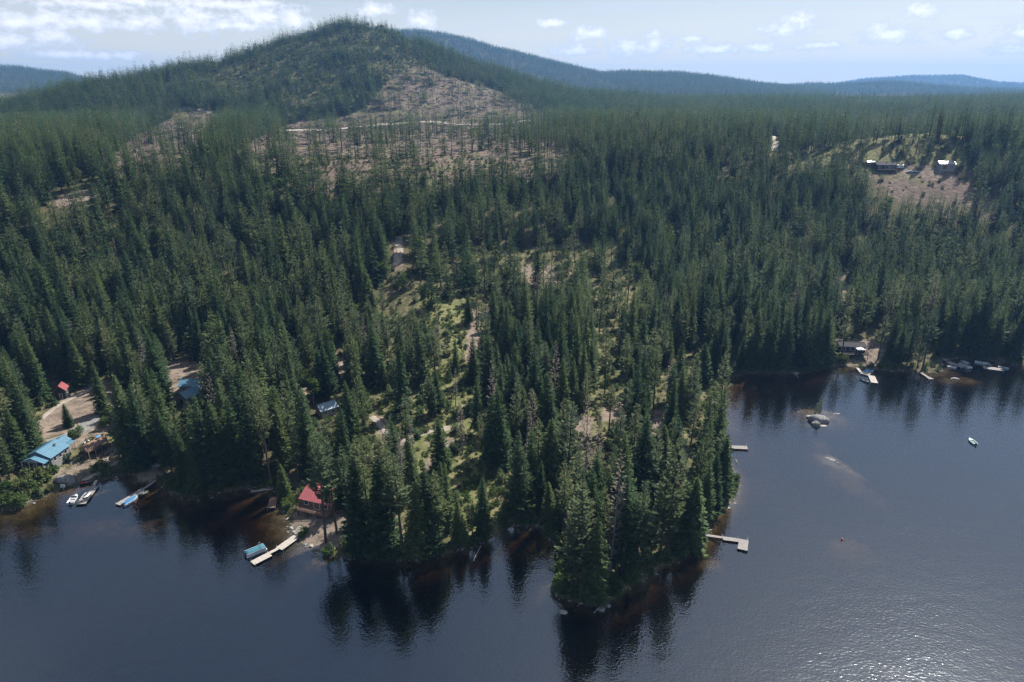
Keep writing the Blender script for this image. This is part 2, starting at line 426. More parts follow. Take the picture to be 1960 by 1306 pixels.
Z_TREELESS = [
    [(900, 585), (948, 585), (930, 650), (915, 705), (900, 790), (880, 850), (905, 880), (850, 915), (800, 905), (790, 870), (815, 800), (835, 735), (850, 660)],
    [(985, 505), (1065, 498), (1085, 555), (1050, 575), (1005, 560)],
    [(880, 905), (955, 875), (985, 935), (975, 1005), (940, 1022), (890, 1000)],
    [(1145, 800), (1165, 765), (1215, 755), (1225, 800), (1180, 835)], [(1080, 790), (1140, 800), (1130, 840), (1070, 820)], [(1250, 790), (1275, 780), (1275, 840), (1245, 840)],
    [(700, 790), (730, 785), (770, 830), (790, 860), (760, 880), (730, 850)], [(750, 640), (800, 620), (830, 650), (780, 690), (745, 680)],
    [(748, 452), (776, 452), (776, 520), (748, 520)],
    [(640, 680), (672, 690), (660, 730), (630, 735)], [(560, 705), (590, 712), (585, 760), (560, 760)],
    [(70, 812), (100, 775), (165, 735), (205, 722), (240, 745), (245, 800), (225, 850), (235, 890), (225, 915), (110, 940), (30, 925), (25, 880), (60, 850)],
    [(310, 690), (400, 695), (395, 770), (330, 775), (305, 735)], [(605, 765), (650, 765), (650, 800), (605, 800)],
    [(245, 880), (310, 880), (312, 925), (262, 918), (230, 912)],
    [(545, 925), (675, 930), (690, 985), (668, 1030), (640, 1056), (600, 1052), (560, 1030), (545, 985)],
    [(1590, 640), (1690, 640), (1700, 708), (1590, 702)], [(1735, 660), (1790, 660), (1790, 712), (1735, 712)], [(1585, 520), (1625, 520), (1630, 580), (1590, 580)],
    [(80, 395), (150, 362), (195, 352), (195, 410), (150, 432), (80, 432)], [(1470, 262), (1492, 262), (1495, 305), (1472, 305)],
    [(1840, 560), (1880, 560), (1880, 590), (1840, 590)]]
Z_BARE = [
    ([(70, 805), (105, 778), (165, 738), (210, 725), (225, 760), (215, 795), (165, 812), (130, 828), (85, 838)], 0.95),
    ([(100, 850), (190, 800), (240, 778), (245, 800), (210, 825), (160, 850), (125, 868)], 0.6),
    ([(90, 905), (160, 880), (240, 840), (250, 890), (150, 925)], 0.55), ([(262, 912), (262, 922), (300, 921), (312, 905), (295, 895)], 0.8),
    ([(560, 985), (600, 975), (655, 975), (690, 985), (665, 1030), (640, 1052), (612, 1056), (578, 1042), (560, 1025)], 1.0),
    ([(640, 940), (700, 910), (730, 870), (700, 860), (650, 900)], 0.6),
    ([(1145, 800), (1165, 770), (1205, 762), (1215, 790), (1185, 815)], 1.0), ([(1095, 795), (1140, 800), (1130, 835), (1075, 815)], 0.8), ([(1252, 785), (1275, 780), (1270, 835), (1250, 835)], 0.9),
    ([(710, 795), (735, 800), (775, 848), (765, 870), (735, 845)], 1.0), ([(850, 835), (870, 840), (835, 905), (800, 910)], 0.9), ([(905, 595), (940, 590), (925, 640), (900, 700), (885, 690)], 0.9),
    ([(990, 510), (1060, 505), (1075, 550), (1010, 555)], 0.8), ([(752, 452), (772, 452), (772, 515), (752, 515)], 0.9), ([(640, 680), (668, 690), (655, 725), (632, 730)], 1.0), ([(560, 705), (590, 712), (585, 755), (562, 750)], 0.8),
    ([(310, 690), (400, 695), (385, 770), (330, 775)], 0.8), ([(1600, 650), (1690, 645), (1690, 705), (1600, 700)], 0.7), ([(1590, 520), (1620, 520), (1625, 600), (1595, 600)], 0.7),
    ([(85, 392), (150, 365), (190, 358), (180, 385), (110, 402)], 0.8), ([(1470, 262), (1490, 262), (1492, 300), (1474, 300)], 1.0), ([(1250, 880), (1225, 900), (1195, 930), (1215, 940), (1250, 910)], 0.8), ([(1275, 985), (1315, 975), (1310, 1030), (1270, 1040)], 0.7),
    ([(1700, 318), (1810, 325), (1800, 345), (1720, 335)], 0.5)]
Z_SLASH = [(Z_LOG, 0.9), (Z_LOG2, 0.8), (Z_KNOLL, 0.75)]
Z_MEADOW = [(Z_REGEN, 0.35), (Z_RCLEAR, 0.5), (Z_KNOLL, 0.2), ([(-60, 330), (0, 205), (340, 130), (700, 40), (900, 110), (1100, 170), (1960, 170), (2000, 330), (1100, 360), (400, 400)], 0.26), ([(800, 560), (900, 560), (940, 720), (960, 1010), (880, 1030), (790, 900)], 0.75),
            ([(1060, 640), (1240, 640), (1240, 900), (1140, 900)], 0.5), ([(60, 770), (220, 700), (250, 800), (240, 920), (60, 930)], 0.35), ([(500, 255), (520, 240), (470, 330), (440, 310)], 0.8)]

def ground_cover(x, y, z):
    u, v = project(x, y, z)
    wob = 9.0
    uu = u + (fbm(x, y, 18, 2, 61) - 0.5) * wob; vv = v + (fbm(x, y, 18, 2, 62) - 0.5) * wob
    bare, mead = np.zeros(x.shape), np.zeros(x.shape)
    for poly, w in Z_BARE:
        bare = np.maximum(bare, in_poly(uu, vv, poly) * w)
    for poly, w in Z_MEADOW:
        mead = np.maximum(mead, in_poly(uu, vv, poly) * w)
    slash = np.zeros(x.shape)
    for poly, w in Z_SLASH:
        slash = np.maximum(slash, in_poly(uu, vv, poly) * w)
    lot = in_poly(uu, vv, Z_LOT)
    mead = np.maximum(mead, lot * 0.35)
    return bare, mead, slash

def build_terrain():
    a = np.linspace(R(-57), R(57), 800)
    lr = np.concatenate([np.arange(math.log(75), math.log(330), 0.0062), np.arange(math.log(330), math.log(2100), 0.0105), np.linspace(math.log(2100), math.log(11800), 70)])
    A, LRR = np.meshgrid(a, lr, indexing='ij')
    rr = np.exp(LRR)
    X, Y = (rr * np.sin(A)).ravel(), (rr * np.cos(A)).ravel()
    Z = terrain_z(X, Y)
    na, nr = len(a), len(lr)
    idx = np.arange(na * nr).reshape(na, nr)
    q = np.stack([idx[:-1, :-1], idx[:-1, 1:], idx[1:, 1:], idx[1:, :-1]], -1).reshape(-1, 4)
    me = bpy.data.meshes.new('terrain')
    me.vertices.add(len(X)); me.vertices.foreach_set('co', np.stack([X, Y, Z], 1).ravel().astype(np.float32))
    me.loops.add(q.size); me.loops.foreach_set('vertex_index', q.ravel().astype(np.int32))
    me.polygons.add(len(q)); me.polygons.foreach_set('loop_start', np.arange(0, q.size, 4, dtype=np.int32))
    try: me.polygons.foreach_set('loop_total', np.full(len(q), 4, np.int32))
    except Exception: pass
    me.update(calc_edges=True); me.validate()
    me.polygons.foreach_set('use_smooth', np.ones(len(me.polygons), bool))
    bare, mead, slash = ground_cover(X, Y, Z)
    for nm, arr in (('bare', bare), ('meadow', mead), ('slash', slash)):
        at_ = me.attributes.new(nm, 'FLOAT', 'POINT'); at_.data.foreach_set('value', arr.astype(np.float32))
    me.materials.append(terrain_mat())
    o = link('terrain', me)
    return tag(o, 'wooded slopes, logged hillside, lake bed and far ridges', None, kind='structure')

def terrain_mat():
    m, nt, N, L = new_mat('terrain_ground')
    geo = N('ShaderNodeNewGeometry')
    sep = N('ShaderNodeSeparateXYZ'); L(geo.outputs['Position'], sep.inputs[0])
    def noise(scale, detail=6, rough=0.6):
        n = N('ShaderNodeTexNoise'); n.inputs['Scale'].default_value = scale; n.inputs['Detail'].default_value = detail; n.inputs['Roughness'].default_value = rough
        L(geo.outputs['Position'], n.inputs['Vector']); return n.outputs['Fac']
    def ramp(f, stops):
        r = N('ShaderNodeValToRGB'); e = r.color_ramp.elements
        while len(e) < len(stops): e.new(0.5)
        for i, (p, c) in enumerate(stops): e[i].position = p; e[i].color = (*c, 1)
        L(f, r.inputs[0]); return r.outputs[0]
    def mix(f, a, b):
        n = N('ShaderNodeMixRGB'); L(f, n.inputs[0]); L(a, n.inputs[1]); L(b, n.inputs[2]); return n.outputs[0]
    def math_(op, a, b, clamp=False):
        n = N('ShaderNodeMath'); n.operation = op; n.use_clamp = clamp
        for i, q in enumerate((a, b)):
            if isinstance(q, (int, float)): n.inputs[i].default_value = q
            else: L(q, n.inputs[i])
        return n.outputs[0]
    nA, nB, nC = noise(0.05), noise(0.35), noise(2.2, 4)
    floor = ramp(nB, [(0.3, (0.055, 0.050, 0.030)), (0.5, (0.085, 0.080, 0.040)), (0.7, (0.130, 0.100, 0.062))])
    mead = ramp(nB, [(0.3, (0.072, 0.094, 0.031)), (0.5, (0.132, 0.138, 0.054)), (0.72, (0.215, 0.172, 0.105))])
    bare = ramp(nB, [(0.28, (0.085, 0.070, 0.052)), (0.48, (0.175, 0.138, 0.108)), (0.72, (0.270, 0.215, 0.168))])
    def attr(n):
        q = N('ShaderNodeAttribute'); q.attribute_name = n; return q.outputs['Fac']
    jit = math_('MULTIPLY', math_('SUBTRACT', math_('ADD', nB, nC), 1.0), 1.5)
    def edge(a):
        r = N('ShaderNodeMapRange'); r.interpolation_type = 'SMOOTHSTEP'; r.inputs[1].default_value, r.inputs[2].default_value = 0.3, 0.62
        L(math_('ADD', a, jit), r.inputs[0]); return r.outputs[0]
    c = mix(edge(attr('meadow')), floor, mead)
    sl = ramp(nB, [(0.30, (0.070, 0.068, 0.038)), (0.46, (0.112, 0.084, 0.066)), (0.60, (0.160, 0.118, 0.096)), (0.74, (0.250, 0.195, 0.162))])
    green = N('ShaderNodeMapRange'); green.inputs[1].default_value, green.inputs[2].default_value = 0.52, 0.68; L(nA, green.inputs[0])
    sl = mix(green.outputs[0], sl, mead)
    c = mix(edge(attr('slash')), c, sl)
    c = mix(edge(attr('bare')), c, bare)
    # lake bed: sand and gravel on the shelf, mud where it is deep
    sand = ramp(nB, [(0.25, (0.034, 0.027, 0.014)), (0.5, (0.080, 0.062, 0.035)), (0.75, (0.165, 0.132, 0.082))])
    mud = ramp(nA, [(0.3, (0.030, 0.024, 0.016)), (0.7, (0.060, 0.046, 0.028))])
    dz = N('ShaderNodeMapRange'); dz.inputs[1].default_value, dz.inputs[2].default_value = -0.9, -2.8; L(sep.outputs[2], dz.inputs[0])
    bed = mix(dz.outputs[0], sand, mud)
    wet = N('ShaderNodeMapRange'); wet.inputs[1].default_value, wet.inputs[2].default_value = 0.10, 0.0; L(sep.outputs[2], wet.inputs[0])
    c = mix(wet.outputs[0], c, bed)
    b = N('ShaderNodeBsdfPrincipled'); L(c, b.inputs['Base Color']); b.inputs['Roughness'].default_value = 0.95; b.inputs['Specular IOR Level'].default_value = 0.1
    bp = N('ShaderNodeBump'); bp.inputs['Strength'].default_value = 0.6; bp.inputs['Distance'].default_value = 0.6
    L(nC, bp.inputs['Height']); L(bp.outputs[0], b.inputs['Normal'])
    o = N('ShaderNodeOutputMaterial'); L(b.outputs[0], o.inputs[0])
    return m
build_terrain()

# ------------------------------------------------------------------ the lake: a body of tea-coloured water with a rippled surface
def build_water():
    m, nt, N, L = new_mat('lake_water')
    geo = N('ShaderNodeNewGeometry')
    def noise(scale, detail, stretch=(1, 1, 1), rough=0.55, dist=0.0):
        mp = N('ShaderNodeMapping'); mp.inputs['Scale'].default_value = stretch; mp.inputs['Rotation'].default_value = (0, 0, 0.5)
        L(geo.outputs['Position'], mp.inputs[0])
        n = N('ShaderNodeTexNoise'); n.inputs['Scale'].default_value = scale; n.inputs['Detail'].default_value = detail
        n.inputs['Roughness'].default_value = rough; n.inputs['Distortion'].default_value = dist
        L(mp.outputs[0], n.inputs['Vector']); return n.outputs['Fac']
    b0 = N('ShaderNodeBump'); b0.inputs['Strength'].default_value = 1.0; b0.inputs['Distance'].default_value = 0.010
    L(noise(3.6, 1.5, (1.0, 1.4, 1.0)), b0.inputs['Height'])
    b1 = N('ShaderNodeBump'); b1.inputs['Distance'].default_value = 0.042
    L(noise(1.2, 0.6, (1.0, 1.5, 1.0)), b1.inputs['Height']); L(b0.outputs[0], b1.inputs['Normal'])
    b2 = N('ShaderNodeBump'); b2.inputs['Strength'].default_value = 1.0; b2.inputs['Distance'].default_value = 0.07
    L(noise(0.16, 2, (1.0, 1.7, 1.0)), b2.inputs['Height']); L(b1.outputs[0], b2.inputs['Normal'])
    wl = N('ShaderNodeMapRange'); wl.inputs[1].default_value, wl.inputs[2].default_value, wl.inputs[3].default_value, wl.inputs[4].default_value = 0.34, 0.62, 0.45, 1.05
    L(noise(0.014, 4, (0.6, 1.6, 1.0), 0.6, 0.6), wl.inputs[0]); L(wl.outputs[0], b1.inputs['Strength'])
    dt = N('ShaderNodeVectorMath'); dt.operation = 'DOT_PRODUCT'; L(b2.outputs[0], dt.inputs[0]); L(geo.outputs['Incoming'], dt.inputs[1])
    def math_(op, a, b=0.0):
        n = N('ShaderNodeMath'); n.operation = op
        for i_, q in enumerate((a, b)):
            if isinstance(q, (int, float)): n.inputs[i_].default_value = q
            else: L(q, n.inputs[i_])
        return n.outputs[0]
    graze = math_('POWER', math_('MAXIMUM', math_('SUBTRACT', 1.0, math_('ABSOLUTE', dt.outputs['Value'])), 0.0), 5.0)
    refl = math_('ADD', math_('MULTIPLY', graze, 0.84), 0.16)      # Schlick reflectance, the same from both sides of the surface
    gl = N('ShaderNodeBsdfGlossy'); gl.inputs['Roughness'].default_value = 0.09; L(b2.outputs[0], gl.inputs['Normal'])
    gl.inputs[0].default_value = (0.86, 0.94, 1.0, 1)
    tr = N('ShaderNodeBsdfTransparent'); tr.inputs[0].default_value = (0.97, 0.97, 0.97, 1)
    mx = N('ShaderNodeMixShader'); L(refl, mx.inputs[0]); L(tr.outputs[0], mx.inputs[1]); L(gl.outputs[0], mx.inputs[2])
    ab = N('ShaderNodeVolumeAbsorption'); ab.inputs[0].default_value = (0.54, 0.42, 0.22, 1); ab.inputs['Density'].default_value = 1.0
    o = N('ShaderNodeOutputMaterial'); L(mx.outputs[0], o.inputs[0]); L(ab.outputs[0], o.inputs[1])
    x0, x1, y0, y1, z0 = -900.0, 900.0, -700.0, 420.0, -13.0
    V = [(x0, y0, z0), (x1, y0, z0), (x1, y1, z0), (x0, y1, z0), (x0, y0, 0), (x1, y0, 0), (x1, y1, 0), (x0, y1, 0)]
    F = [(3, 2, 1, 0), (4, 5, 6, 7), (0, 1, 5, 4), (1, 2, 6, 5), (2, 3, 7, 6), (3, 0, 4, 7)]
    w = link('lake_water', mesh_from('lake_water', V, F, [m]))
    tag(w, 'dark calm lake with fine ripples and sun glitter', None, kind='structure')
build_water()

# ------------------------------------------------------------------ tracks and drives, draped over the ground
M['track'] = plain('track_dust', (0.30, 0.255, 0.215), 0.95, 0.1, var=0.2, scale=0.4)
M['road'] = plain('forest_road_dust', (0.42, 0.365, 0.315), 0.95, 0.1, var=0.15, scale=0.2)
M['gravel'] = plain('drive_gravel', (0.20, 0.195, 0.19), 0.95, 0.1, var=0.2, scale=0.6)
def road(name, label, px, width, mat, lift=0.12):
    P = np.array([hit(u, v)[:2] for u, v in px])
    seg = np.hypot(*np.diff(P, axis=0).T); s = np.concatenate([[0], np.cumsum(seg)])
    n = max(4, int(s[-1] / 3.0))
    t = np.linspace(0, s[-1], n)
    C = np.stack([np.interp(t, s, P[:, 0]), np.interp(t, s, P[:, 1])], 1)
    C[1:-1] = (C[:-2] + C[1:-1] * 2 + C[2:]) / 4
    T = np.gradient(C, axis=0); T /= np.linalg.norm(T, axis=1)[:, None]
    Nn = np.stack([-T[:, 1], T[:, 0]], 1)
    V, F = [], []
    for j, o in enumerate((-0.5, -0.25, 0.0, 0.25, 0.5)):
        w = width * (0.85 + 0.3 * vnoise(t / 9.0, np.full(n, j * 3.7), 71))
        Q = C + Nn * (o * w)[:, None]
        zz = terrain_z(Q[:, 0], Q[:, 1]) + (lift if 0 < j < 4 else -0.05)
        V += [(Q[i, 0], Q[i, 1], zz[i]) for i in range(n)]
    for j in range(4):
        F += [(j * n + i, (j + 1) * n + i, (j + 1) * n + i + 1, j * n + i + 1) for i in range(n - 1)]
    o = link(name, mesh_from(name, V, F, [mat], smooth=True))
    return tag(o, label, None, kind='structure')
road('forest_road', 'pale forest road crossing the logged hillside', [(532, 251), (606, 250), (660, 247), (720, 240), (761, 238), (832, 234), (899, 239), (953, 239), (1014, 231)], 8.0, M['road'], 0.9)
road('forest_road', 'short pale track high on the left shoulder of the hill', [(352, 207), (378, 211), (402, 216), (418, 226)], 8.0, M['road'], 0.9)
road('forest_road', 'pale track climbing through the wooded plateau', [(1636, 249), (1660, 242), (1692, 233)], 7.0, M['road'], 0.9)
road('forest_road', 'pale cutting in the plateau forest', [(1481, 292), (1483, 278), (1479, 262)], 8.0, M['road'], 0.9)
road('dirt_track', 'dirt track across the open lot', [(712, 798), (735, 820), (755, 850), (800, 836), (835, 820), (878, 816)], 3.0, M['track'])
road('dirt_track', 'dusty clearing track left of the lot', [(676, 682), (655, 700), (640, 718), (590, 716), (566, 722)], 4.0, M['track'])
road('dirt_track', 'narrow dusty track between tall trees', [(763, 455), (764, 480), (758, 508)], 5.0, M['track'])
road('gravel_drive', 'grey gravel drive behind the blue roofed lake house', [(95, 850), (130, 838), (165, 815), (200, 797), (236, 780)], 7.0, M['gravel'])
road('dirt_track', 'pale footpath below the red roofed shed', [(78, 802), (100, 785), (125, 768), (160, 752), (195, 738)], 2.6, M['track'])
road('beach_path', 'sandy path along the water by the left docks', [(160, 922), (185, 913), (205, 898), (235, 880)], 1.8, M['track'])

# ------------------------------------------------------------------ tree prototypes
class Geo:
    def __init__(s): s.V, s.F, s.m = [], [], []
    def quad(s, a, b, c, d, m=0):
        k = len(s.V); s.V += [a, b, c, d]; s.F.append((k, k + 1, k + 2, k + 3)); s.m.append(m)
    def cone(s, pts, rad, n=6, m=0):
        """tapered tube through pts"""
        k = len(s.V)
        for p, r_ in zip(pts, rad):
            for j in range(n):
                a = 2 * math.pi * j / n
                s.V.append((p[0] + r_ * math.cos(a), p[1] + r_ * math.sin(a), p[2]))
        for i in range(len(pts) - 1):
            for j in range(n):
                s.F.append((k + i * n + j, k + i * n + (j + 1) % n, k + (i + 1) * n + (j + 1) % n, k + (i + 1) * n + j)); s.m.append(m)
    def limb(s, a, b, r0, r1, m=0):
        """thin three-sided limb from a to b"""
        a, b = np.array(a, float), np.array(b, float); d = b - a; d /= max(np.linalg.norm(d), 1e-6)
        q = np.cross(d, (0, 0, 1.0)); q = q / np.linalg.norm(q) if np.linalg.norm(q) > 1e-3 else np.array([1.0, 0, 0]); w = np.cross(d, q)
        k = len(s.V)
        for p, r_ in ((a, r0), (b, r1)):
            for j in range(3):
                an = 2.0944 * j; s.V.append(tuple(p + (q * math.cos(an) + w * math.sin(an)) * r_))
        for j in range(3):
            s.F.append((k + j, k + (j + 1) % 3, k + 3 + (j + 1) % 3, k + 3 + j)); s.m.append(m)

def twig(g, p, d, up, ln, wd, m=0):
    side = np.cross(d, up); n_ = np.linalg.norm(side); side = side / n_ if n_ > 1e-6 else np.array([1.0, 0, 0])
    mid = p + d * (ln * 0.45)
    g.quad(tuple(p), tuple(mid + side * wd), tuple(p + d * ln), tuple(mid - side * wd), m)

def make_conifer(rng, H, Rm, base, whorls, per, tw, kind, m_leaf=0):
    """crown of a conifer: whorls of drooping boughs carrying flat sprays"""
    g = Geo(); tsz = {2: 1.35, 3: 1.15, 4: 1.05}.get(tw, 0.78)
    lean = rng.uniform(-0.25, 0.25, 2)
    for i in range(whorls):
        t = (i + rng.uniform(-0.35, 0.35)) / (whorls - 1); t = min(max(t, 0.0), 1.0)
        z = base * H + (H * 0.985 - base * H) * t
        if kind == 'fir': prof = (1 - t) ** (0.68 if tw > 3 else 0.58) * min(1.0, 0.7 + t * 3.0)
        elif kind == 'cedar': prof = (1 - t) ** 0.6 * min(1.0, 0.8 + t * 2.0)
        elif kind == 'pine': prof = (1 - t) ** 0.62 * min(1.0, 0.5 + 2.0 * t) * (0.55 + 0.6 * rng.random()) + 0.05
        else: prof = (1 - t) ** 0.9 * (0.5 + 0.8 * rng.random()) + 0.06
        L0 = Rm * prof
        nb = max(3, int(round(per * (0.55 + 0.45 * (1 - t)))))
        a0 = rng.uniform(0, 6.283)
        for b in range(nb):
            if kind in ('pine', 'slim') and rng.random() < 0.18: continue
            a = a0 + 6.283 * b / nb + rng.uniform(-0.35, 0.35)
            L_ = L0 * rng.uniform(0.68, 1.18) + (0.12 if tw > 4 else 0.25 if tw > 2 else 0.55)
            if kind == 'cedar': droop, tip = -0.30 - 0.25 * (1 - t), 0.10
            elif kind == 'fir': droop, tip = -0.34 * (1 - t) + 0.22 * t, 0.20
            else: droop, tip = rng.uniform(-0.2, 0.25) + 0.2 * t, 0.25
            dh = np.array([math.cos(a), math.sin(a), 0.0])
            o = np.array([lean[0] * t, lean[1] * t, z + rng.uniform(-0.2, 0.2)])
            def P(s): return o + dh * (L_ * s) + np.array([0, 0, L_ * (droop * s + tip * s * s * s)])
            sv = np.array([-dh[1], dh[0], 0.0])
            for k in range(tw):
                s = (k + 0.6 + rng.uniform(-0.3, 0.3)) / (tw + 0.2)
                if kind in ('pine', 'slim'): s = 0.35 + 0.65 * s
                p = P(min(s, 0.97)); sg = 1 if k % 2 else -1
                d = dh * rng.uniform(0.45, 0.9) + sv * sg * rng.uniform(0.45, 1.0) + np.array([0, 0, rng.uniform(-0.40, 0.15)])
                if kind in ('pine', 'slim'): d[2] += rng.uniform(0.0, 0.5)
                d /= np.linalg.norm(d)
                up = np.array([rng.uniform(-0.45, 0.45), rng.uniform(-0.45, 0.45), 1.0])
                ln = (0.42 * L_ * (1.0 - 0.45 * s) + 0.30) * rng.uniform(0.7, 1.2) * tsz
                twig(g, p, d, up, ln, ln * rng.uniform(0.22, 0.33), m_leaf)
            d = P(1.0) - P(0.8); d /= np.linalg.norm(d)
            twig(g, P(0.72), d, np.array([rng.uniform(-.3, .3), rng.uniform(-.3, .3), 1.0]), 0.34 * L_ + 0.25, 0.09 * L_ + 0.07, m_leaf)
    # leader
    for k in range(3):
        a = k * 2.1
        twig(g, np.array([lean[0], lean[1], H * 0.965]), np.array([0.05 * math.cos(a), 0.05 * math.sin(a), 1.0]), np.array([math.cos(a), math.sin(a), 0]), H * 0.042, 0.10, m_leaf)
    return g, lean

def make_trunk(rng, H, lean, r0, g=None, m=0, dead=False, base=0.3):
    g = g or Geo()
    ts = [0, 0.02, 0.15, 0.4, 0.7, 0.97]
    g.cone([(lean[0] * t, lean[1] * t, H * t - (0.5 if t == 0 else 0)) for t in ts], [r0 * 1.35, r0 * 1.05, r0 * 0.92, r0 * 0.68, r0 * 0.36, 0.03], 7, m)
    if dead:
        for i in range(46):
            t = 0.18 + 0.8 * i / 46; a = rng.uniform(0, 6.283); L_ = (1 - t) ** 0.7 * H * 0.10 * rng.uniform(0.5, 1.2) + 0.25
            p = np.array([lean[0] * t, lean[1] * t, H * t]); q = p + np.array([math.cos(a), math.sin(a), rng.uniform(-0.35, 0.2)]) * L_
            g.limb(p, q, 0.05, 0.015, m)
    else:
        for i in range(12):   # dead stubs under the crown
            t = base * rng.uniform(0.4, 1.0); a = rng.uniform(0, 6.283); L_ = rng.uniform(0.4, 1.5)
            p = np.array([lean[0] * t, lean[1] * t, H * t])
            g.limb(p, p + np.array([math.cos(a), math.sin(a), -0.15]) * L_, 0.04, 0.012, m)
    return g

def make_leafy(rng, H, Rm, n, lobes, leafs=0.42, base=0.18):
    """broadleaf crown or bush: many leaf sprays through a handful of uneven lobes"""
    g = Geo(); cs = []
    for i in range(lobes):
        a = rng.uniform(0, 6.283); q = Rm * 0.62 * math.sqrt(rng.random())
        z = H * (base + (0.92 - base) * rng.random() ** 0.8)
        k = 1.0 - 0.55 * abs((z / H) - 0.5)
        cs.append((np.array([q * math.cos(a), q * math.sin(a), z]), Rm * rng.uniform(0.35, 0.62) * k))
    for i in range(n):
        c, r_ = cs[rng.integers(len(cs))]
        d = rng.normal(size=3); d /= np.linalg.norm(d)
        p = c + d * r_ * (0.45 + 0.6 * rng.random()) * np.array([1, 1, 0.8])
        if p[2] < 0.1: p[2] = 0.1 + 0.3 * rng.random()
        dd = d * 0.7 + rng.normal(size=3) * 0.5; dd /= np.linalg.norm(dd)
        up = np.array([rng.uniform(-.7, .7), rng.uniform(-.7, .7), 1.0])
        ln = leafs * rng.uniform(0.7, 1.5)
        twig(g, p, dd, up, ln, ln * 0.42)
    return g, cs

def g_mesh(name, g, mats):
    return mesh_from(name, g.V, g.F, mats, g.m)

def merge(g1, g2):
    k = len(g1.V); g = Geo(); g.V = g1.V + g2.V; g.F = g1.F + [tuple(i + k for i in f) for f in g2.F]; g.m = g1.m + [1] * len(g2.F)
    return g

PROTO = {}       # kind -> list of dict(H, crown mesh, trunk mesh)
LODS = {'near': [], 'mid': [], 'far': []}     # lists of (kind, H, joined mesh)
def build_protos():
    rng = np.random.default_rng(11)
    spec = {'fir': [(26, 3.9, .05), (28, 3.6, .09), (24, 3.8, .03), (30, 4.0, .14), (22, 3.5, .02)],
            'cedar': [(26, 4.4, .02), (24, 4.2, .02)],
            'pine': [(27, 3.6, .22), (30, 3.7, .36), (25, 3.7, .15), (28, 3.4, .45)],
            'slim': [(25, 2.3, .38), (28, 2.4, .50), (23, 2.2, .28)]}
    for kind, lst in spec.items():
        PROTO[kind] = []
        for (H, Rm, b) in lst:
            ml = M['pine'] if kind in ('pine', 'slim') else M['fir']
            st = rng.integers(1 << 30)
            dens = 1.25 if kind in ('fir', 'cedar') else 1.0
            g, lean = make_conifer(np.random.default_rng(st), H, Rm, b, int(44 * dens * (1 - b * 0.7)), 8 if kind != 'slim' else 6, 10 if kind in ('fir', 'cedar') else 9, kind)
            tr = make_trunk(rng, H, lean, 0.0125 * H, base=max(b, 0.1))
            PROTO[kind].append(dict(H=H, crown=g_mesh(kind + '_crown', g, [ml]), trunk=g_mesh(kind + '_trunk', tr, [M['bark']])))
            LODS['near'].append((kind, H, g_mesh('near_' + kind, merge(g, tr), [ml, M['bark']])))
            g, lean = make_conifer(np.random.default_rng(st), H, Rm * 1.05, b, int(27 * (1 - b * 0.6)), 7, 4, kind)
            tr = make_trunk(rng, H, lean, 0.0125 * H, base=max(b, 0.1))
            LODS['mid'].append((kind, H, g_mesh('mid_' + kind, merge(g, tr), [ml, M['bark']])))
            g, lean = make_conifer(np.random.default_rng(st), H, Rm * 1.2, b, int(17 * (1 - b * 0.5)), 6, 2, kind)
            tr = Geo(); tr.cone([(0, 0, -0.5), (0, 0, H * 0.8)], [0.012 * H, 0.03], 4)
            LODS['far'].append((kind, H, g_mesh('far_' + kind, merge(g, tr), [ml, M['bark']])))
    PROTO['dead'] = []
    for H in (22, 26):
        g = make_trunk(rng, H, (0.3, 0.1), 0.010 * H, dead=True)
        c, _ = make_conifer(rng, H, 1.9, 0.25, 30, 6, 4, 'slim')
        c.F = c.F[::2]; c.m = c.m[::2]
        PROTO['dead'].append(dict(H=H, crown=g_mesh('dead_crown', c, [M['dead']]), trunk=g_mesh('dead_trunk', g, [M['barkgrey']])))
        for l in ('near', 'mid', 'far'):
            LODS[l].append(('dead', H, g_mesh(l + '_dead', merge(c, g), [M['dead'], M['barkgrey']])))
    PROTO['leaf'] = []
    for (H, Rm) in ((10, 3.4), (13, 3.6)):
        g, cs = make_leafy(rng, H, Rm, 1700, 13)
        tr = Geo(); tr.cone([(0, 0, -0.4), (0.1, 0, H * 0.4), (0.2, 0.1, H * 0.8)], [0.2, 0.14, 0.04], 6)
        for c, r_ in cs[:7]: tr.limb((0.1, 0, H * 0.3), tuple(c), 0.06, 0.02)
        PROTO['leaf'].append(dict(H=H, crown=g_mesh('leaf_crown', g, [M['leaf']]), trunk=g_mesh('leaf_trunk', tr, [M['barkgrey']])))
        LODS['near'].append(('leaf', H, g_mesh('near_leaf', merge(g, tr), [M['leaf'], M['barkgrey']])))
        g2, _ = make_leafy(rng, H, Rm, 420, 11, 0.8)
        for l in ('mid', 'far'):
            LODS[l].append(('leaf', H, g_mesh(l + '_leaf', merge(g2, tr), [M['leaf'], M['barkgrey']])))
    PROTO['shrub'] = []
    for (H, Rm) in ((2.6, 1.9), (3.4, 2.2), (1.8, 1.7)):
        g, cs = make_leafy(rng, H, Rm, 620, 9, 0.36, 0.12)
        tr = Geo()
        for c, r_ in cs: tr.limb((0, 0, -0.2), tuple(c), 0.04, 0.012)
        PROTO['shrub'].append(dict(H=H, crown=g_mesh('shrub_leaves', g, [M['leaf']]), trunk=g_mesh('shrub_stems', tr, [M['barkgrey']])))
build_protos()

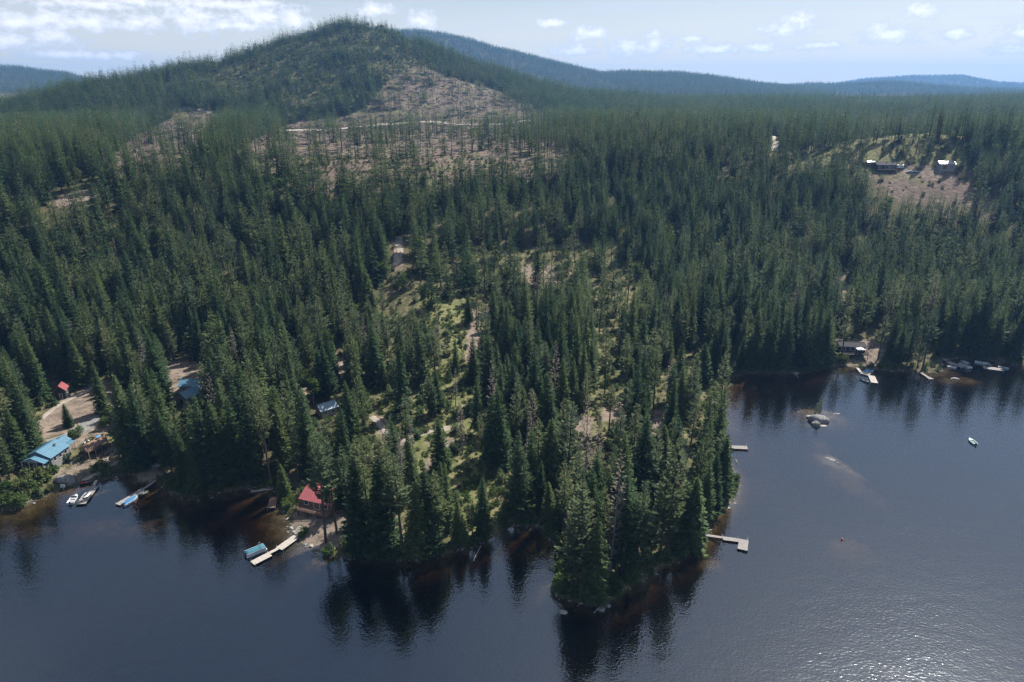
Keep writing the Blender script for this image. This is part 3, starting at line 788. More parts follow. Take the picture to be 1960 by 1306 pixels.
def scatter(name, label, protos, P, rot, scale, idx):
    """one object of many small copies (geometry nodes), for woods and undergrowth nobody could count"""
    col = bpy.data.collections.new(name + '_kinds')
    for i, me in enumerate(protos):
        col.objects.link(bpy.data.objects.new('%s_kind_%02d' % (name, i), me))
    me = bpy.data.meshes.new(name)
    me.vertices.add(len(P)); me.vertices.foreach_set('co', np.asarray(P, np.float32).ravel())
    a = me.attributes.new('rot', 'FLOAT_VECTOR', 'POINT'); a.data.foreach_set('vector', np.asarray(rot, np.float32).ravel())
    a = me.attributes.new('size', 'FLOAT_VECTOR', 'POINT'); a.data.foreach_set('vector', np.asarray(scale, np.float32).ravel())
    a = me.attributes.new('pick', 'INT', 'POINT'); a.data.foreach_set('value', np.asarray(idx, np.int32))
    me.update()
    o = link(name, me)
    ng = bpy.data.node_groups.new(name + '_nodes', 'GeometryNodeTree')
    ng.interface.new_socket('Geometry', in_out='INPUT', socket_type='NodeSocketGeometry')
    ng.interface.new_socket('Geometry', in_out='OUTPUT', socket_type='NodeSocketGeometry')
    N, L = ng.nodes.new, ng.links.new
    gi, go = N('NodeGroupInput'), N('NodeGroupOutput')
    ci = N('GeometryNodeCollectionInfo'); ci.inputs[0].default_value = col
    ci.inputs['Separate Children'].default_value = True; ci.inputs['Reset Children'].default_value = True
    def named(n, t):
        q = N('GeometryNodeInputNamedAttribute'); q.data_type = t; q.inputs['Name'].default_value = n; return q.outputs['Attribute']
    ip = N('GeometryNodeInstanceOnPoints')
    L(gi.outputs[0], ip.inputs['Points']); L(ci.outputs[0], ip.inputs['Instance'])
    ip.inputs['Pick Instance'].default_value = True
    L(named('pick', 'INT'), ip.inputs['Instance Index'])
    e2r = N('FunctionNodeEulerToRotation'); L(named('rot', 'FLOAT_VECTOR'), e2r.inputs[0])
    L(e2r.outputs[0], ip.inputs['Rotation']); L(named('size', 'FLOAT_VECTOR'), ip.inputs['Scale'])
    L(ip.outputs[0], go.inputs[0])
    md = o.modifiers.new('scatter', 'NODES'); md.node_group = ng
    return tag(o, label, None, kind='stuff')

# ------------------------------------------------------------------ where the trees stand
# prominent trees: photo pixel of the foot, photo row of the top, kind
HERO = [(251, 884, 715, 'cedar'), (278, 895, 735, 'fir'), (197, 792, 690, 'fir'), (133, 818, 772, 'fir'), (328, 890, 700, 'fir'), (352, 900, 765, 'pine'), (312, 870, 730, 'fir'),
        (400, 932, 755, 'fir'), (430, 925, 765, 'fir'), (457, 930, 760, 'fir'), (490, 926, 712, 'fir'), (520, 930, 720, 'pine'), (548, 955, 885, 'fir'), (572, 925, 820, 'pine'), (601, 915, 835, 'pine'),
        (624, 1040, 835, 'pine'), (645, 1022, 800, 'pine'), (669, 1012, 850, 'pine'), (380, 915, 800, 'fir'), (590, 905, 740, 'fir'), (470, 905, 735, 'fir'), (548, 905, 770, 'fir'),
        (690, 1058, 870, 'fir'), (712, 1050, 850, 'pine'), (735, 1064, 880, 'fir'), (757, 1058, 848, 'pine'), (772, 1066, 865, 'pine'), (800, 1066, 920, 'fir'), (826, 1056, 878, 'fir'), (842, 1050, 900, 'pine'),
        (858, 1015, 885, 'fir'), (880, 1045, 955, 'fir'), (905, 1038, 950, 'pine'), (925, 1030, 912, 'fir'), (634, 992, 925, 'pine'), (660, 975, 890, 'fir'), (846, 905, 800, 'fir'),
        (985, 1003, 822, 'fir'), (1004, 1000, 860, 'pine'), (955, 895, 735, 'fir'), (942, 880, 750, 'cedar'), (1035, 985, 880, 'fir'), (1052, 1000, 920, 'fir'), (1078, 1005, 915, 'fir'),
        (1112, 1148, 920, 'pine'), (1095, 1125, 950, 'pine'), (1135, 1150, 985, 'fir'), (1128, 1110, 900, 'fir'), (1150, 1105, 930, 'pine'), (1165, 1110, 860, 'dead'), (1190, 1100, 890, 'fir'), (1205, 1085, 940, 'pine'),
        (1228, 1080, 935, 'pine'), (1215, 1105, 920, 'pine'), (1275, 1062, 838, 'pine'), (1264, 1062, 900, 'pine'), (1298, 1052, 945, 'fir'), (1322, 1052, 912, 'cedar'), (1310, 1040, 930, 'fir'), (1346, 1005, 880, 'fir'), (1362, 985, 868, 'fir'),
        (1375, 955, 830, 'fir'), (1330, 985, 830, 'pine'), (1250, 960, 815, 'pine'), (1230, 930, 790, 'pine'), (1290, 950, 800, 'fir'), (1340, 900, 760, 'fir'), (1365, 900, 770, 'fir'), (1372, 860, 740, 'fir'),
        (1080, 1030, 880, 'pine'), (1140, 1010, 870, 'fir'), (1110, 1040, 900, 'fir'), (1180, 1030, 880, 'fir'), (1165, 985, 850, 'pine'),
        (885, 870, 760, 'dead'), (1020, 850, 745, 'dead'), (1090, 880, 770, 'dead'), (1120, 940, 755, 'dead'), (945, 835, 690, 'dead'), (1012, 925, 790, 'dead'), (790, 905, 800, 'dead'), (770, 930, 830, 'dead'), (872, 780, 700, 'dead'),
        (872, 715, 648, 'fir'), (838, 790, 705, 'fir'), (822, 800, 720, 'pine'), (830, 802, 730, 'pine'), (905, 735, 645, 'fir'), (958, 815, 690, 'fir'), (912, 625, 545, 'pine'), (897, 622, 560, 'fir'), (1025, 540, 480, 'pine'), (1040, 545, 470, 'pine'),
        (1210, 850, 675, 'fir'), (1225, 800, 660, 'fir'), (1250, 790, 655, 'pine'), (1300, 800, 700, 'fir'), (1280, 830, 720, 'fir'), (1165, 830, 735, 'pine'), (1180, 905, 780, 'pine'), (1210, 890, 770, 'pine'),
        (1555, 704, 572, 'cedar'), (1530, 706, 600, 'fir'), (1500, 706, 580, 'fir'), (1470, 706, 575, 'fir'), (1440, 705, 590, 'fir'), (1415, 712, 640, 'fir'), (1575, 700, 590, 'fir'), (1610, 690, 585, 'pine'), (1735, 700, 600, 'fir'), (1715, 702, 620, 'fir'),
        (1765, 708, 585, 'pine'), (1755, 706, 610, 'pine'), (1845, 680, 560, 'fir'), (1870, 684, 555, 'fir'), (1900, 684, 580, 'fir'), (1940, 690, 570, 'fir'), (1820, 682, 570, 'fir'), (1700, 690, 590, 'fir'), (1680, 690, 600, 'pine'),
        (10, 905, 800, 'fir'), (38, 890, 780, 'fir'), (60, 870, 745, 'fir'), (20, 860, 720, 'pine'), (75, 850, 760, 'pine')]

rngT = np.random.default_rng(77)
T = dict(x=[], y=[], z=[], h=[], kind=[], hero=[])
for (u, v, vt, k) in HERO:
    p = hit(u, v)
    sd = float(shore_dist(np.array([p[0]]), np.array([p[1]]))[0][0])
    if sd < 0.8:       # feet stay on land
        for step in range(12):
            p[1] += 0.8; p[2] = gz(p[0], p[1])
            if shore_dist(np.array([p[0]]), np.array([p[1]]))[0][0] > 0.8: break
    d = ray(u, vt); t = p[1] / d[1]
    T['x'].append(p[0]); T['y'].append(p[1]); T['z'].append(p[2]); T['h'].append(float(np.clip(CAM_Z + d[2] * t - p[2], 6, 42))); T['kind'].append(k); T['hero'].append(True)

def sample_trees(r0, r1, cell, az=R(47)):
    xm = r1 * math.sin(az)
    gx, gy = np.meshgrid(np.arange(-xm, xm, cell), np.arange(r0 * 0.6, r1, cell))
    x = (gx + rngT.uniform(-0.48, 0.48, gx.shape) * cell).ravel(); y = (gy + rngT.uniform(-0.48, 0.48, gy.shape) * cell).ravel()
    r = np.hypot(x, y); a = np.arctan2(x, y)
    k = (r >= r0) & (r < r1) & (np.abs(a) < az)
    return x[k], y[k], r[k], a[k]

# running skyline of bare ground, to leave out trees that stand wholly behind a rise
_rr = np.exp(_lrs); _A, _Rg = np.meshgrid(_azs, _rr, indexing='ij')
_tz = terrain_z((_Rg * np.sin(_A)).ravel(), (_Rg * np.cos(_A)).ravel()).reshape(_A.shape)
_sky = np.maximum.accumulate((_tz - CAM_Z) / _Rg, axis=1)

def behind(a, r, ztop):
    ia = np.clip(((a - AZ0) / (AZ1 - AZ0) * (NAZ - 1)).astype(int), 0, NAZ - 1)
    ir = np.clip(((np.log(r * 0.985) - LR0) / (LR1 - LR0) * (NLR - 1)).astype(int), 0, NLR - 1)
    return (ztop - CAM_Z) / r < _sky[ia, ir]

KINDS = ['fir', 'cedar', 'pine', 'slim', 'dead', 'leaf']
def choose(prob):
    c = np.cumsum(prob, axis=1); c /= c[:, -1:]
    return (rngT.random(len(c))[:, None] > c).sum(1)

def plant(r0, r1, cell):
    x, y, r, a = sample_trees(r0, r1, cell)
    z = terrain_z(x, y)
    u, v = project(x, y, z)
    ok = (u > -260) & (u < 2230) & (v < 1500)
    if r0 < 900:
        sd, _, _ = shore_dist(x, y)
        ok &= sd > 1.4
    dens = np.full(x.shape, 290.0)                      # trees per hectare
    prob = np.tile(np.array([0.56, 0.13, 0.24, 0.0, 0.02, 0.05]), (len(x), 1))
    hs = rngT.normal(21.5, 5.4, len(x))
    patch = fbm(x, y, 70, 3, 81)
    prob[:, 2] *= 0.4 + 1.6 * sstep(0.4, 0.65, patch); prob[:, 0] *= 1.4 - 0.8 * sstep(0.4, 0.65, patch)
    far = r > 1000
    hs[far] -= 3.0; hs[r < 380] += 2.5
    dens[(r > 700) & (u > 1050)] = 205; dens[r > 1000] = np.where(u[r > 1000] < 1060, 270, 205)
    m = in_poly(u, v, Z_LOT); dens[m] = 95; prob[m] = (0.36, 0.10, 0.46, 0.0, 0.05, 0.03); hs[m] -= 2.0
    m = in_poly(u, v, Z_DENSE); dens[m] = 300; prob[m] = (0.7, 0.15, 0.12, 0, 0.03, 0)
    m = in_poly(u, v, [(640, 560), (760, 560), (720, 900), (650, 900)]); dens[m] = 190
    m = in_poly(u, v, Z_LOG); dens[m] = 12 + 75 * sstep(930, 1100, u[m]) + 60 * sstep(0.52, 0.60, patch[m]) + 40 * sstep(230, 190, v[m]); prob[m] = (0.28, 0.0, 0.24, 0.44, 0.04, 0); hs[m] -= 1.0
    m = in_poly(u, v, Z_LOG2); dens[m] = 26; prob[m] = (0.25, 0.0, 0.25, 0.5, 0.0, 0)
    m = in_poly(u, v, Z_REGEN); dens[m] = 330; prob[m] = (0.46, 0.0, 0.14, 0.22, 0.0, 0.18)
    sm = m & (rngT.random(len(x)) < 0.80 - 0.5 * sstep(0.48, 0.58, patch)); hs[sm] *= rngT.uniform(0.22, 0.5, sm.sum())
    m = in_poly(u, v, Z_RCLEAR); dens[m] = 70; prob[m] = (0.2, 0, 0.3, 0.5, 0, 0)
    m = in_poly(u, v, [(1380, 300), (1480, 260), (1560, 290), (1500, 370), (1390, 360)]); dens[m] = 220; prob[m] = (0.4, 0, 0.3, 0.3, 0, 0)
    m = in_poly(u, v, Z_KNOLL); dens[m] = 14; hs[m] *= 0.6
    m = in_poly(u, v, [(1750, 385), (1840, 385), (1850, 420), (1760, 420)]); dens[m] = 200; hs[m] *= 0.6
    for poly in Z_TREELESS:
        m = in_poly(u, v, poly); dens[m] = 0
    dens *= 0.25 + 1.5 * fbm(x, y, 30, 3, 91)
    keep = ok & (rngT.random(len(x)) < dens * cell * cell / 1e4)
    hs = np.clip(hs, 4, 38)
    keep &= ~behind(a, r, z + hs + 1)
    k = choose(prob)
    for i in np.nonzero(keep)[0]:
        T['x'].append(x[i]); T['y'].append(y[i]); T['z'].append(z[i]); T['h'].append(hs[i]); T['kind'].append(KINDS[k[i]]); T['hero'].append(False)
plant(120, 900, 4.3)
plant(900, 1750, 4.8)
plant(1750, 2700, 6.6)
for k in T: T[k] = np.array(T[k])

# broadleaf trees stay small
lf = T['kind'] == 'leaf'
T['h'][lf] = np.minimum(T['h'][lf] * 0.5, 14)
T['r'] = np.hypot(T['x'], T['y'])
T['u'], T['v'] = project(T['x'], T['y'], T['z'])
_, T['vt'] = project(T['x'], T['y'], T['z'] + T['h'])
# thin young trees standing right inside a prominent one, and keep buildings, docks and views free
hx, hy = T['x'][T['hero']], T['y'][T['hero']]
keep = np.ones(len(T['x']), bool)
cand = np.nonzero(~T['hero'] & (T['r'] < 420))[0]
for i in cand:
    if ((hx - T['x'][i]) ** 2 + (hy - T['y'][i]) ** 2).min() < 3.0 ** 2: keep[i] = False
# open sight lines: (photo box, nothing whose crown covers it may stand in front of it)
CLEAR = [(38, 828, 130, 905), (150, 832, 208, 870), (104, 726, 134, 760), (130, 905, 300, 970), (336, 696, 390, 755), (613, 768, 636, 786), (562, 922, 660, 965), (565, 990, 660, 1050),
         (1600, 650, 1690, 735), (1755, 705, 1790, 730), (1795, 680, 1930, 712), (1660, 305, 1725, 335), (1790, 300, 1812, 330), (1700, 325, 1850, 365), (750, 458, 775, 498), (515, 945, 530, 975), (928, 895, 975, 1000), (80, 770, 230, 815), (160, 740, 215, 775)]
W = T['h'] * 0.19 * FPX / T['r']
for (a0, b0, a1, b1) in CLEAR:
    c = (T['u'] + W * 0.7 > a0) & (T['u'] - W * 0.7 < a1) & (T['vt'] < b1) & (T['v'] > b0 + 1) & ~T['hero']
    keep &= ~c
for k in T: T[k] = T[k][keep]
T['px'] = T['v'] - T['vt']
print('trees', len(T['x']))

INDIV = np.zeros(len(T['x']), bool)
inframe = (T['u'] > -25) & (T['u'] < 1985)
for kinds, n in ((('fir', 'cedar'), 300), (('pine', 'slim'), 240), (('dead',), 30), (('leaf',), 40)):
    c = np.nonzero(np.isin(T['kind'], kinds) & inframe & (T['r'] < 520))[0]
    c = c[np.argsort(-(T['px'][c] + 1000 * T['hero'][c]))][:n]
    INDIV[c] = True

def plant_stuff():
    zone = np.where(T['r'] < 900, 0, np.where(T['u'] < 1060, 1, 2))
    info = [('valley_forest', 'dense conifer forest filling the valley behind the lake shore'),
            ('hillside_forest', 'conifers and young growth on the hill and its logged slope'),
            ('plateau_forest', 'conifer forest on the hazy plateau to the right')]
    for zi, (nm, lb) in enumerate(info):
        for lod, (ra, rb) in (('near', (0, 330)), ('mid', (330, 800)), ('far', (800, 9e9))):
            s = np.nonzero((zone == zi) & ~INDIV & (T['r'] >= ra) & (T['r'] < rb))[0]
            if len(s) == 0: continue
            protos = LODS[lod]
            by = {}
            for i, (k, H, me) in enumerate(protos): by.setdefault(k, []).append(i)
            idx = np.array([by[k][rngT.integers(len(by[k]))] for k in T['kind'][s]])
            Hs = np.array([protos[i][1] for i in idx])
            sc = T['h'][s] / Hs
            wd = sc ** 0.7 * rngT.uniform(0.74, 1.3, len(s)) * (1.0 if lod != 'far' else 1.12)
            rot = np.stack([rngT.normal(0, 0.035, len(s)), rngT.normal(0, 0.035, len(s)), rngT.uniform(0, 6.283, len(s))], 1)
            scatter({'near': 'nearby_', 'mid': '', 'far': 'distant_'}[lod] + nm, {'near': 'nearest part of the ', 'mid': '', 'far': 'farthest part of the '}[lod] + lb, [p[2] for p in protos],
                    np.stack([T['x'][s], T['y'][s], T['z'][s] - 0.1], 1), rot, np.stack([wd, wd, sc], 1), idx)
plant_stuff()

def plant_ridges():
    for (rc, w, pts), (nm, lb, cell, hh) in zip(_far, (('ridge_forest', 'trees on the long blue ridge behind the hill', 12, 24), ('ridge_forest', 'trees on the dark low ridge at the right', 14, 24),
                                                     ('ridge_forest', 'trees on the pale farthest ridge at the right', 26, 28), ('ridge_forest', 'trees on the blue hill at the far left', 14, 25))):
        r0, r1 = rc - w * 1.25, rc + w * 0.12
        a0, a1 = u_az(pts[0][0]), u_az(pts[-1][0])
        a0, a1 = max(a0, R(-43)), min(a1, R(43))
        n = int((a1 - a0) * 0.5 * (r1 * r1 - r0 * r0) / cell ** 2)
        a = rngT.uniform(a0, a1, n); r = np.sqrt(rngT.uniform(r0 * r0, r1 * r1, n))
        x, y = r * np.sin(a), r * np.cos(a); z = terrain_z(x, y)
        h = rngT.normal(hh, 4.5, n).clip(12, 40)
        k = ~behind(a, r, z + h)
        x, y, z, h = x[k], y[k], z[k], h[k]
        pr = [p for p in LODS['far'] if p[0] in ('fir', 'slim')]
        idx = rngT.integers(0, len(pr), len(x)); sc = h / np.array([pr[i][1] for i in idx])
        wd = sc * (1.35 if rc < 9000 else 2.2)
        rot = np.stack([np.zeros(len(x)), np.zeros(len(x)), rngT.uniform(0, 6.28, len(x))], 1)
        scatter(nm, lb, [p[2] for p in pr], np.stack([x, y, z], 1), rot, np.stack([wd, wd, sc], 1), idx)
        print(nm, len(x))
plant_ridges()

# ------------------------------------------------------------------ undergrowth: brush, saplings and grass tufts in the open ground
Z_HILL = [(-60, 300), (0, 205), (340, 130), (700, 40), (900, 110), (1100, 165), (1960, 165), (2000, 300), (1100, 330), (400, 350)]
def undergrowth():
    rng = np.random.default_rng(5)
    protos = []
    for (H, Rm, n, l) in ((1.1, 1.0, 120, 5), (0.7, 0.9, 90, 5), (1.7, 1.2, 170, 6)):
        g, _ = make_leafy(rng, H, Rm, n, l, 0.34, 0.1); protos.append(g_mesh('brush', g, [M['brush']]))
    g, _ = make_leafy(rng, 1.9, 1.3, 200, 6, 0.34, 0.1); protos.append(g_mesh('bush', g, [M['leaf']]))
    g, ln = make_conifer(rng, 3.5, 1.0, 0.03, 12, 6, 3, 'fir'); protos.append(g_mesh('sapling', g, [M['fir']]))
    for q in range(3):
        g = Geo()
        for i in range(9):
            p = np.array([rng.uniform(-2, 2), rng.uniform(-2, 2), rng.uniform(.1, .5)]); a_ = rng.uniform(0, 6.28); L_ = rng.uniform(1.0, 4.5)
            g.limb(p, p + np.array([math.cos(a_) * L_, math.sin(a_) * L_, rng.uniform(-.2, .5)]), rng.uniform(.1, .28), .06)
        protos.append(g_mesh('slash', g, [M['dead'] if q else M['barkgrey']]))
    x, y, r, a = sample_trees(110, 560, 2.1)
    sd, _, _ = shore_dist(x, y); z = terrain_z(x, y); u, v = project(x, y, z)
    bare, mead, slash = ground_cover(x, y, z)
    d = 0.34 + 0.35 * mead - 0.75 * (bare > 0.5) * (bare + 0.1)
    d += 0.5 * ((sd > 0.3) & (sd < 4)) * (bare < 0.9)
    d *= 0.5 + 1.0 * fbm(x, y, 9, 2, 7)
    d[r > 330] *= 0.5
    gm = in_poly(u, v, [(880, 900), (955, 870), (990, 940), (975, 1008), (900, 1030), (860, 1000)]); d[gm] = 0.6
    keep = (sd > 0.5) & (u > -200) & (u < 2160) & (rng.random(len(x)) < d)
    for poly in FREE: keep &= ~in_poly(u, v, poly)
    k = np.nonzero(keep)[0]
    idx = choose_n(rng, (0.33, 0.3, 0.14, 0.13, 0.10), len(k))
    edge = sd[k] < 4; idx[(edge | gm[k]) & (rng.random(len(k)) < 0.55)] = 3
    s = rng.uniform(0.6, 1.3, len(k))
    rot = np.stack([np.zeros(len(k)), np.zeros(len(k)), rng.uniform(0, 6.28, len(k))], 1)
    scatter('undergrowth', 'low brush, grass clumps and saplings between the trees', protos, np.stack([x[k], y[k], z[k] - 0.05], 1), rot, np.stack([s, s, s * rng.uniform(0.8, 1.2, len(k))], 1), idx)
    # brush on the far openings: logged slope, hilltop regrowth and the plateau clearing
    x, y, r, a = sample_trees(560, 1700, 4.2)
    z = terrain_z(x, y); u, v = project(x, y, z); a_ = np.arctan2(x, y)
    d = np.zeros(len(x))
    for poly, q in ((Z_HILL, 0.30), (Z_LOG, 0.26), (Z_LOG2, 0.26), (Z_REGEN, 0.4), (Z_RCLEAR, 0.35), (Z_KNOLL, 0.10)): d[in_poly(u, v, poly)] = q
    d *= 0.4 + 1.2 * fbm(x, y, 25, 2, 17)
    k = np.nonzero((rng.random(len(x)) < d) & ~behind(a_, r, z + 2))[0]
    idx = choose_n(rng, (0.35, 0.25, 0.15, 0.2, 0.05), len(k)); s = rng.uniform(0.7, 1.7, len(k))
    sl = np.zeros(len(k), bool)
    for poly in (Z_LOG, Z_LOG2): sl |= in_poly(u[k], v[k], poly)
    sl &= rng.random(len(k)) < 0.6
    idx[sl] = rng.integers(5, 8, sl.sum())
    rot = np.stack([np.zeros(len(k)), np.zeros(len(k)), rng.uniform(0, 6.28, len(k))], 1)
    scatter('hillside_brush', 'low regrowth and slash on the logged slope and hilltop', protos, np.stack([x[k], y[k], z[k] - 0.05], 1), rot, np.stack([s, s, s * 0.9], 1), idx)
def choose_n(rng, p, n):
    return rng.choice(len(p), n, p=np.array(p) / sum(p))
FREE = [[(90, 855), (236, 772), (245, 795), (130, 862)], [(575, 985), (660, 985), (660, 1040), (600, 1052), (570, 1035)], [(30, 840), (135, 822), (140, 860), (90, 905), (40, 905)], [(262, 905), (310, 905), (305, 925), (262, 922)]]
undergrowth()

# ------------------------------------------------------------------ single trees: each one its own thing with trunk and crown
ORD = ['closest', 'second closest', 'third closest', 'fourth closest', 'fifth closest', 'sixth closest', 'seventh closest', 'eighth closest', 'ninth closest', 'tenth closest', 'eleventh closest', 'twelfth closest']
LANDMARK = {'the blue roofed lake house': (85, 880), 'the raised wooden deck': (180, 862), 'the red roofed shed': (120, 757), 'the boat ramp beach': (285, 915), 'the blue roofed barns': (355, 745),
            'the hidden grey blue roof': (628, 790), 'the red roofed cabin': (605, 968), 'the fire pit terrace': (635, 1020), 'the wooded point tip': (1115, 1150), 'the L shaped dock': (1345, 1028),
            'the straight grey dock': (1381, 856), 'the grassy cove head': (960, 985), 'the bare dirt pad': (1188, 785), 'the far-shore dark cabin': (1635, 692),
            'the short far-shore dock': (1760, 712), 'the narrow far gangway': (1800, 692), 'the rightmost far dock': (1885, 690), 'the pale forest track': (762, 500),
            'the lot clearing': (870, 720), 'the left cove bank': (790, 1068), 'the gravel drive': (200, 800), 'the drift logs': (500, 935), 'the upper lot clearing': (1030, 548), 'the right lot shore': (1385, 900),
            'the dusty side track': (640, 715), 'the pale lot track': (750, 840), 'the wide dirt yard': (150, 780)}
_one = ['', 'first', 'second', 'third', 'fourth', 'fifth', 'sixth', 'seventh', 'eighth', 'ninth', 'tenth', 'eleventh', 'twelfth', 'thirteenth', 'fourteenth', 'fifteenth', 'sixteenth', 'seventeenth', 'eighteenth', 'nineteenth']
def ordinal(n):
    if n < 20: return _one[n]
    t, o = divmod(n, 10)
    return ['', '', 'twentieth', 'thirtieth', 'fortieth', 'fiftieth'][t] if o == 0 else ['', '', 'twenty', 'thirty', 'forty', 'fifty'][t] + '-' + _one[o]
def number_row(lab, us):
    '''things that would share a label are told apart by their place, counted from the left'''
    rows = {}
    for i, l in lab.items(): rows.setdefault(l, []).append(i)
    for l, ids in rows.items():
        if len(ids) > 1:
            for q, i in enumerate(sorted(ids, key=lambda k: us[k])): lab[i] = '%s, %s from the left' % (l, ordinal(q + 1))
def adjective(kind, i):
    h = T['h'][i]
    size = 'very tall' if h > 33 else 'tall' if h > 27 else 'medium sized' if h > 20 else 'small' if h > 11 else 'young'
    what = {'fir': 'dark green fir', 'cedar': 'broad green cedar', 'pine': 'open crowned pine', 'slim': 'slim pine', 'dead': 'bare grey dead tree', 'leaf': 'light green broadleaf tree'}[kind]
    return size, what
NAME = {'fir': 'fir_tree', 'cedar': 'cedar_tree', 'pine': 'pine_tree', 'slim': 'pine_tree', 'dead': 'dead_tree', 'leaf': 'broadleaf_tree'}

def plant_individuals():
    ii = np.nonzero(INDIV)[0]
    lab = {}
    spots = {k: hit(*p)[:2] for k, p in LANDMARK.items()}
    # every landmark names the nearest trees of each kind by rank; a tree takes the landmark where it ranks best
    ranks = {}
    for nm, p in spots.items():
        for kd in set(T['kind'][ii]):
            c = ii[T['kind'][ii] == kd]
            d = np.hypot(T['x'][c] - p[0], T['y'][c] - p[1])
            for q, j in enumerate(np.argsort(d)[:12]):
                if d[j] < 55:
                    ranks.setdefault(c[j], []).append((q, d[j], nm))
    for i, r_ in ranks.items():
        q, d, nm = min(r_)
        size, what = adjective(T['kind'][i], i)
        lab[i] = '%s %s, %s to %s' % (size, what, ORD[q], nm)
    for i in ii:
        if i in lab: continue
        size, what = adjective(T['kind'][i], i)
        u, v = T['u'][i], T['v'][i]
        if u < 330: where = 'behind the blue roofed lake house'
        elif u < 640: where = 'above the blue roofed barns'
        elif u < 900: where = 'left of the lot clearing'
        elif u < 1140 and v < 900: where = 'in the dark middle stand'
        elif v > 900: where = 'on the wooded point'
        elif u < 1400: where = 'on the right lot half'
        elif u < 1600: where = 'left of the far-shore cabin'
        else: where = 'above the far-shore docks'
        lab[i] = '%s %s %s' % (size, what, where)
    number_row(lab, T['u'])
    rng = np.random.default_rng(3)
    for i in ii:
        kd = T['kind'][i]
        pr = PROTO[kd][rng.integers(len(PROTO[kd]))]
        sc = T['h'][i] / pr['H']; wd = sc ** 0.7 * rng.uniform(0.78, 1.2)
        o = thing(NAME[kd], lab[i], 'tree', (T['x'][i], T['y'][i], T['z'][i] - 0.1), rng.uniform(0, 6.28), group={'fir': 'fir trees', 'cedar': 'cedar trees', 'pine': 'pine trees', 'slim': 'pine trees', 'dead': 'dead trees', 'leaf': 'broadleaf trees'}[kd])
        o.rotation_euler = (rng.normal(0, 0.02), rng.normal(0, 0.02), o.rotation_euler[2])
        o.scale = (wd, wd, sc)
        link('trunk', pr['trunk'], o); link('crown', pr['crown'], o)
plant_individuals()

# ------------------------------------------------------------------ shape kit for the built things
class Kit:
    def __init__(s): s.V, s.F = [], []
    def add(s, V, F):
        k = len(s.V); s.V += [tuple(map(float, p)) for p in V]; s.F += [tuple(i + k for i in f) for f in F]; return s
    def box(s, x0, x1, y0, y1, z0, z1):
        return s.add([(x0, y0, z0), (x1, y0, z0), (x1, y1, z0), (x0, y1, z0), (x0, y0, z1), (x1, y0, z1), (x1, y1, z1), (x0, y1, z1)],
                     [(3, 2, 1, 0), (4, 5, 6, 7), (0, 1, 5, 4), (1, 2, 6, 5), (2, 3, 7, 6), (3, 0, 4, 7)])
    def beam(s, a, b, w, h=None):
        h = h or w
        a, b = np.array(a, float), np.array(b, float); d = (b - a) / max(np.linalg.norm(b - a), 1e-6)
        q = np.cross(d, (0, 0, 1.0)); q = q / np.linalg.norm(q) if np.linalg.norm(q) > 1e-3 else np.array([1.0, 0, 0]); r_ = np.cross(q, d)
        V = [p + q * sx * w / 2 + r_ * sz * h / 2 for p in (a, b) for sx, sz in ((-1, -1), (1, -1), (1, 1), (-1, 1))]
        return s.add(V, [(0, 1, 2, 3), (7, 6, 5, 4), (0, 4, 5, 1), (1, 5, 6, 2), (2, 6, 7, 3), (3, 7, 4, 0)])
    def prism(s, poly, z0, z1):
        n = len(poly)
        V = [(x, y, z0) for x, y in poly] + [(x, y, z1) for x, y in poly]
        return s.add(V, [tuple(range(n))[::-1], tuple(range(n, 2 * n))] + [(i, (i + 1) % n, n + (i + 1) % n, n + i) for i in range(n)])
    def rings(s, rings, cap0=True, cap1=True, closed=True):
        n = len(rings[0]); V = [p for r_ in rings for p in r_]; F = []
        for i in range(len(rings) - 1):
            for j in range(n if closed else n - 1):
                F.append((i * n + j, i * n + (j + 1) % n, (i + 1) * n + (j + 1) % n, (i + 1) * n + j))
        if cap0: F.append(tuple(range(n))[::-1])
        if cap1: F.append(tuple((len(rings) - 1) * n + j for j in range(n)))
        return s.add(V, F)
    def tube(s, pts, rad, n=8):
        rs = []
        pts = [np.array(p, float) for p in pts]
        rad = rad if isinstance(rad, (list, tuple)) else [rad] * len(pts)
        for i, p in enumerate(pts):
            d = pts[min(i + 1, len(pts) - 1)] - pts[max(i - 1, 0)]; d /= np.linalg.norm(d)
            q = np.cross(d, (0, 0, 1.0)); q = q / np.linalg.norm(q) if np.linalg.norm(q) > 1e-3 else np.array([1.0, 0, 0]); r_ = np.cross(d, q)
            rs.append([tuple(p + (q * math.cos(6.2832 * j / n) + r_ * math.sin(6.2832 * j / n)) * rad[i]) for j in range(n)])
        return s.rings(rs)
    def build(s, name, mat, parent=None, smooth=False, bevel=0.0):
        me = mesh_from(name, s.V, s.F, [mat], smooth=smooth)
        o = link(name, me, parent)
        if bevel:
            b = o.modifiers.new('bevel', 'BEVEL'); b.width = bevel; b.segments = 2; b.limit_method = 'ANGLE'
        return o

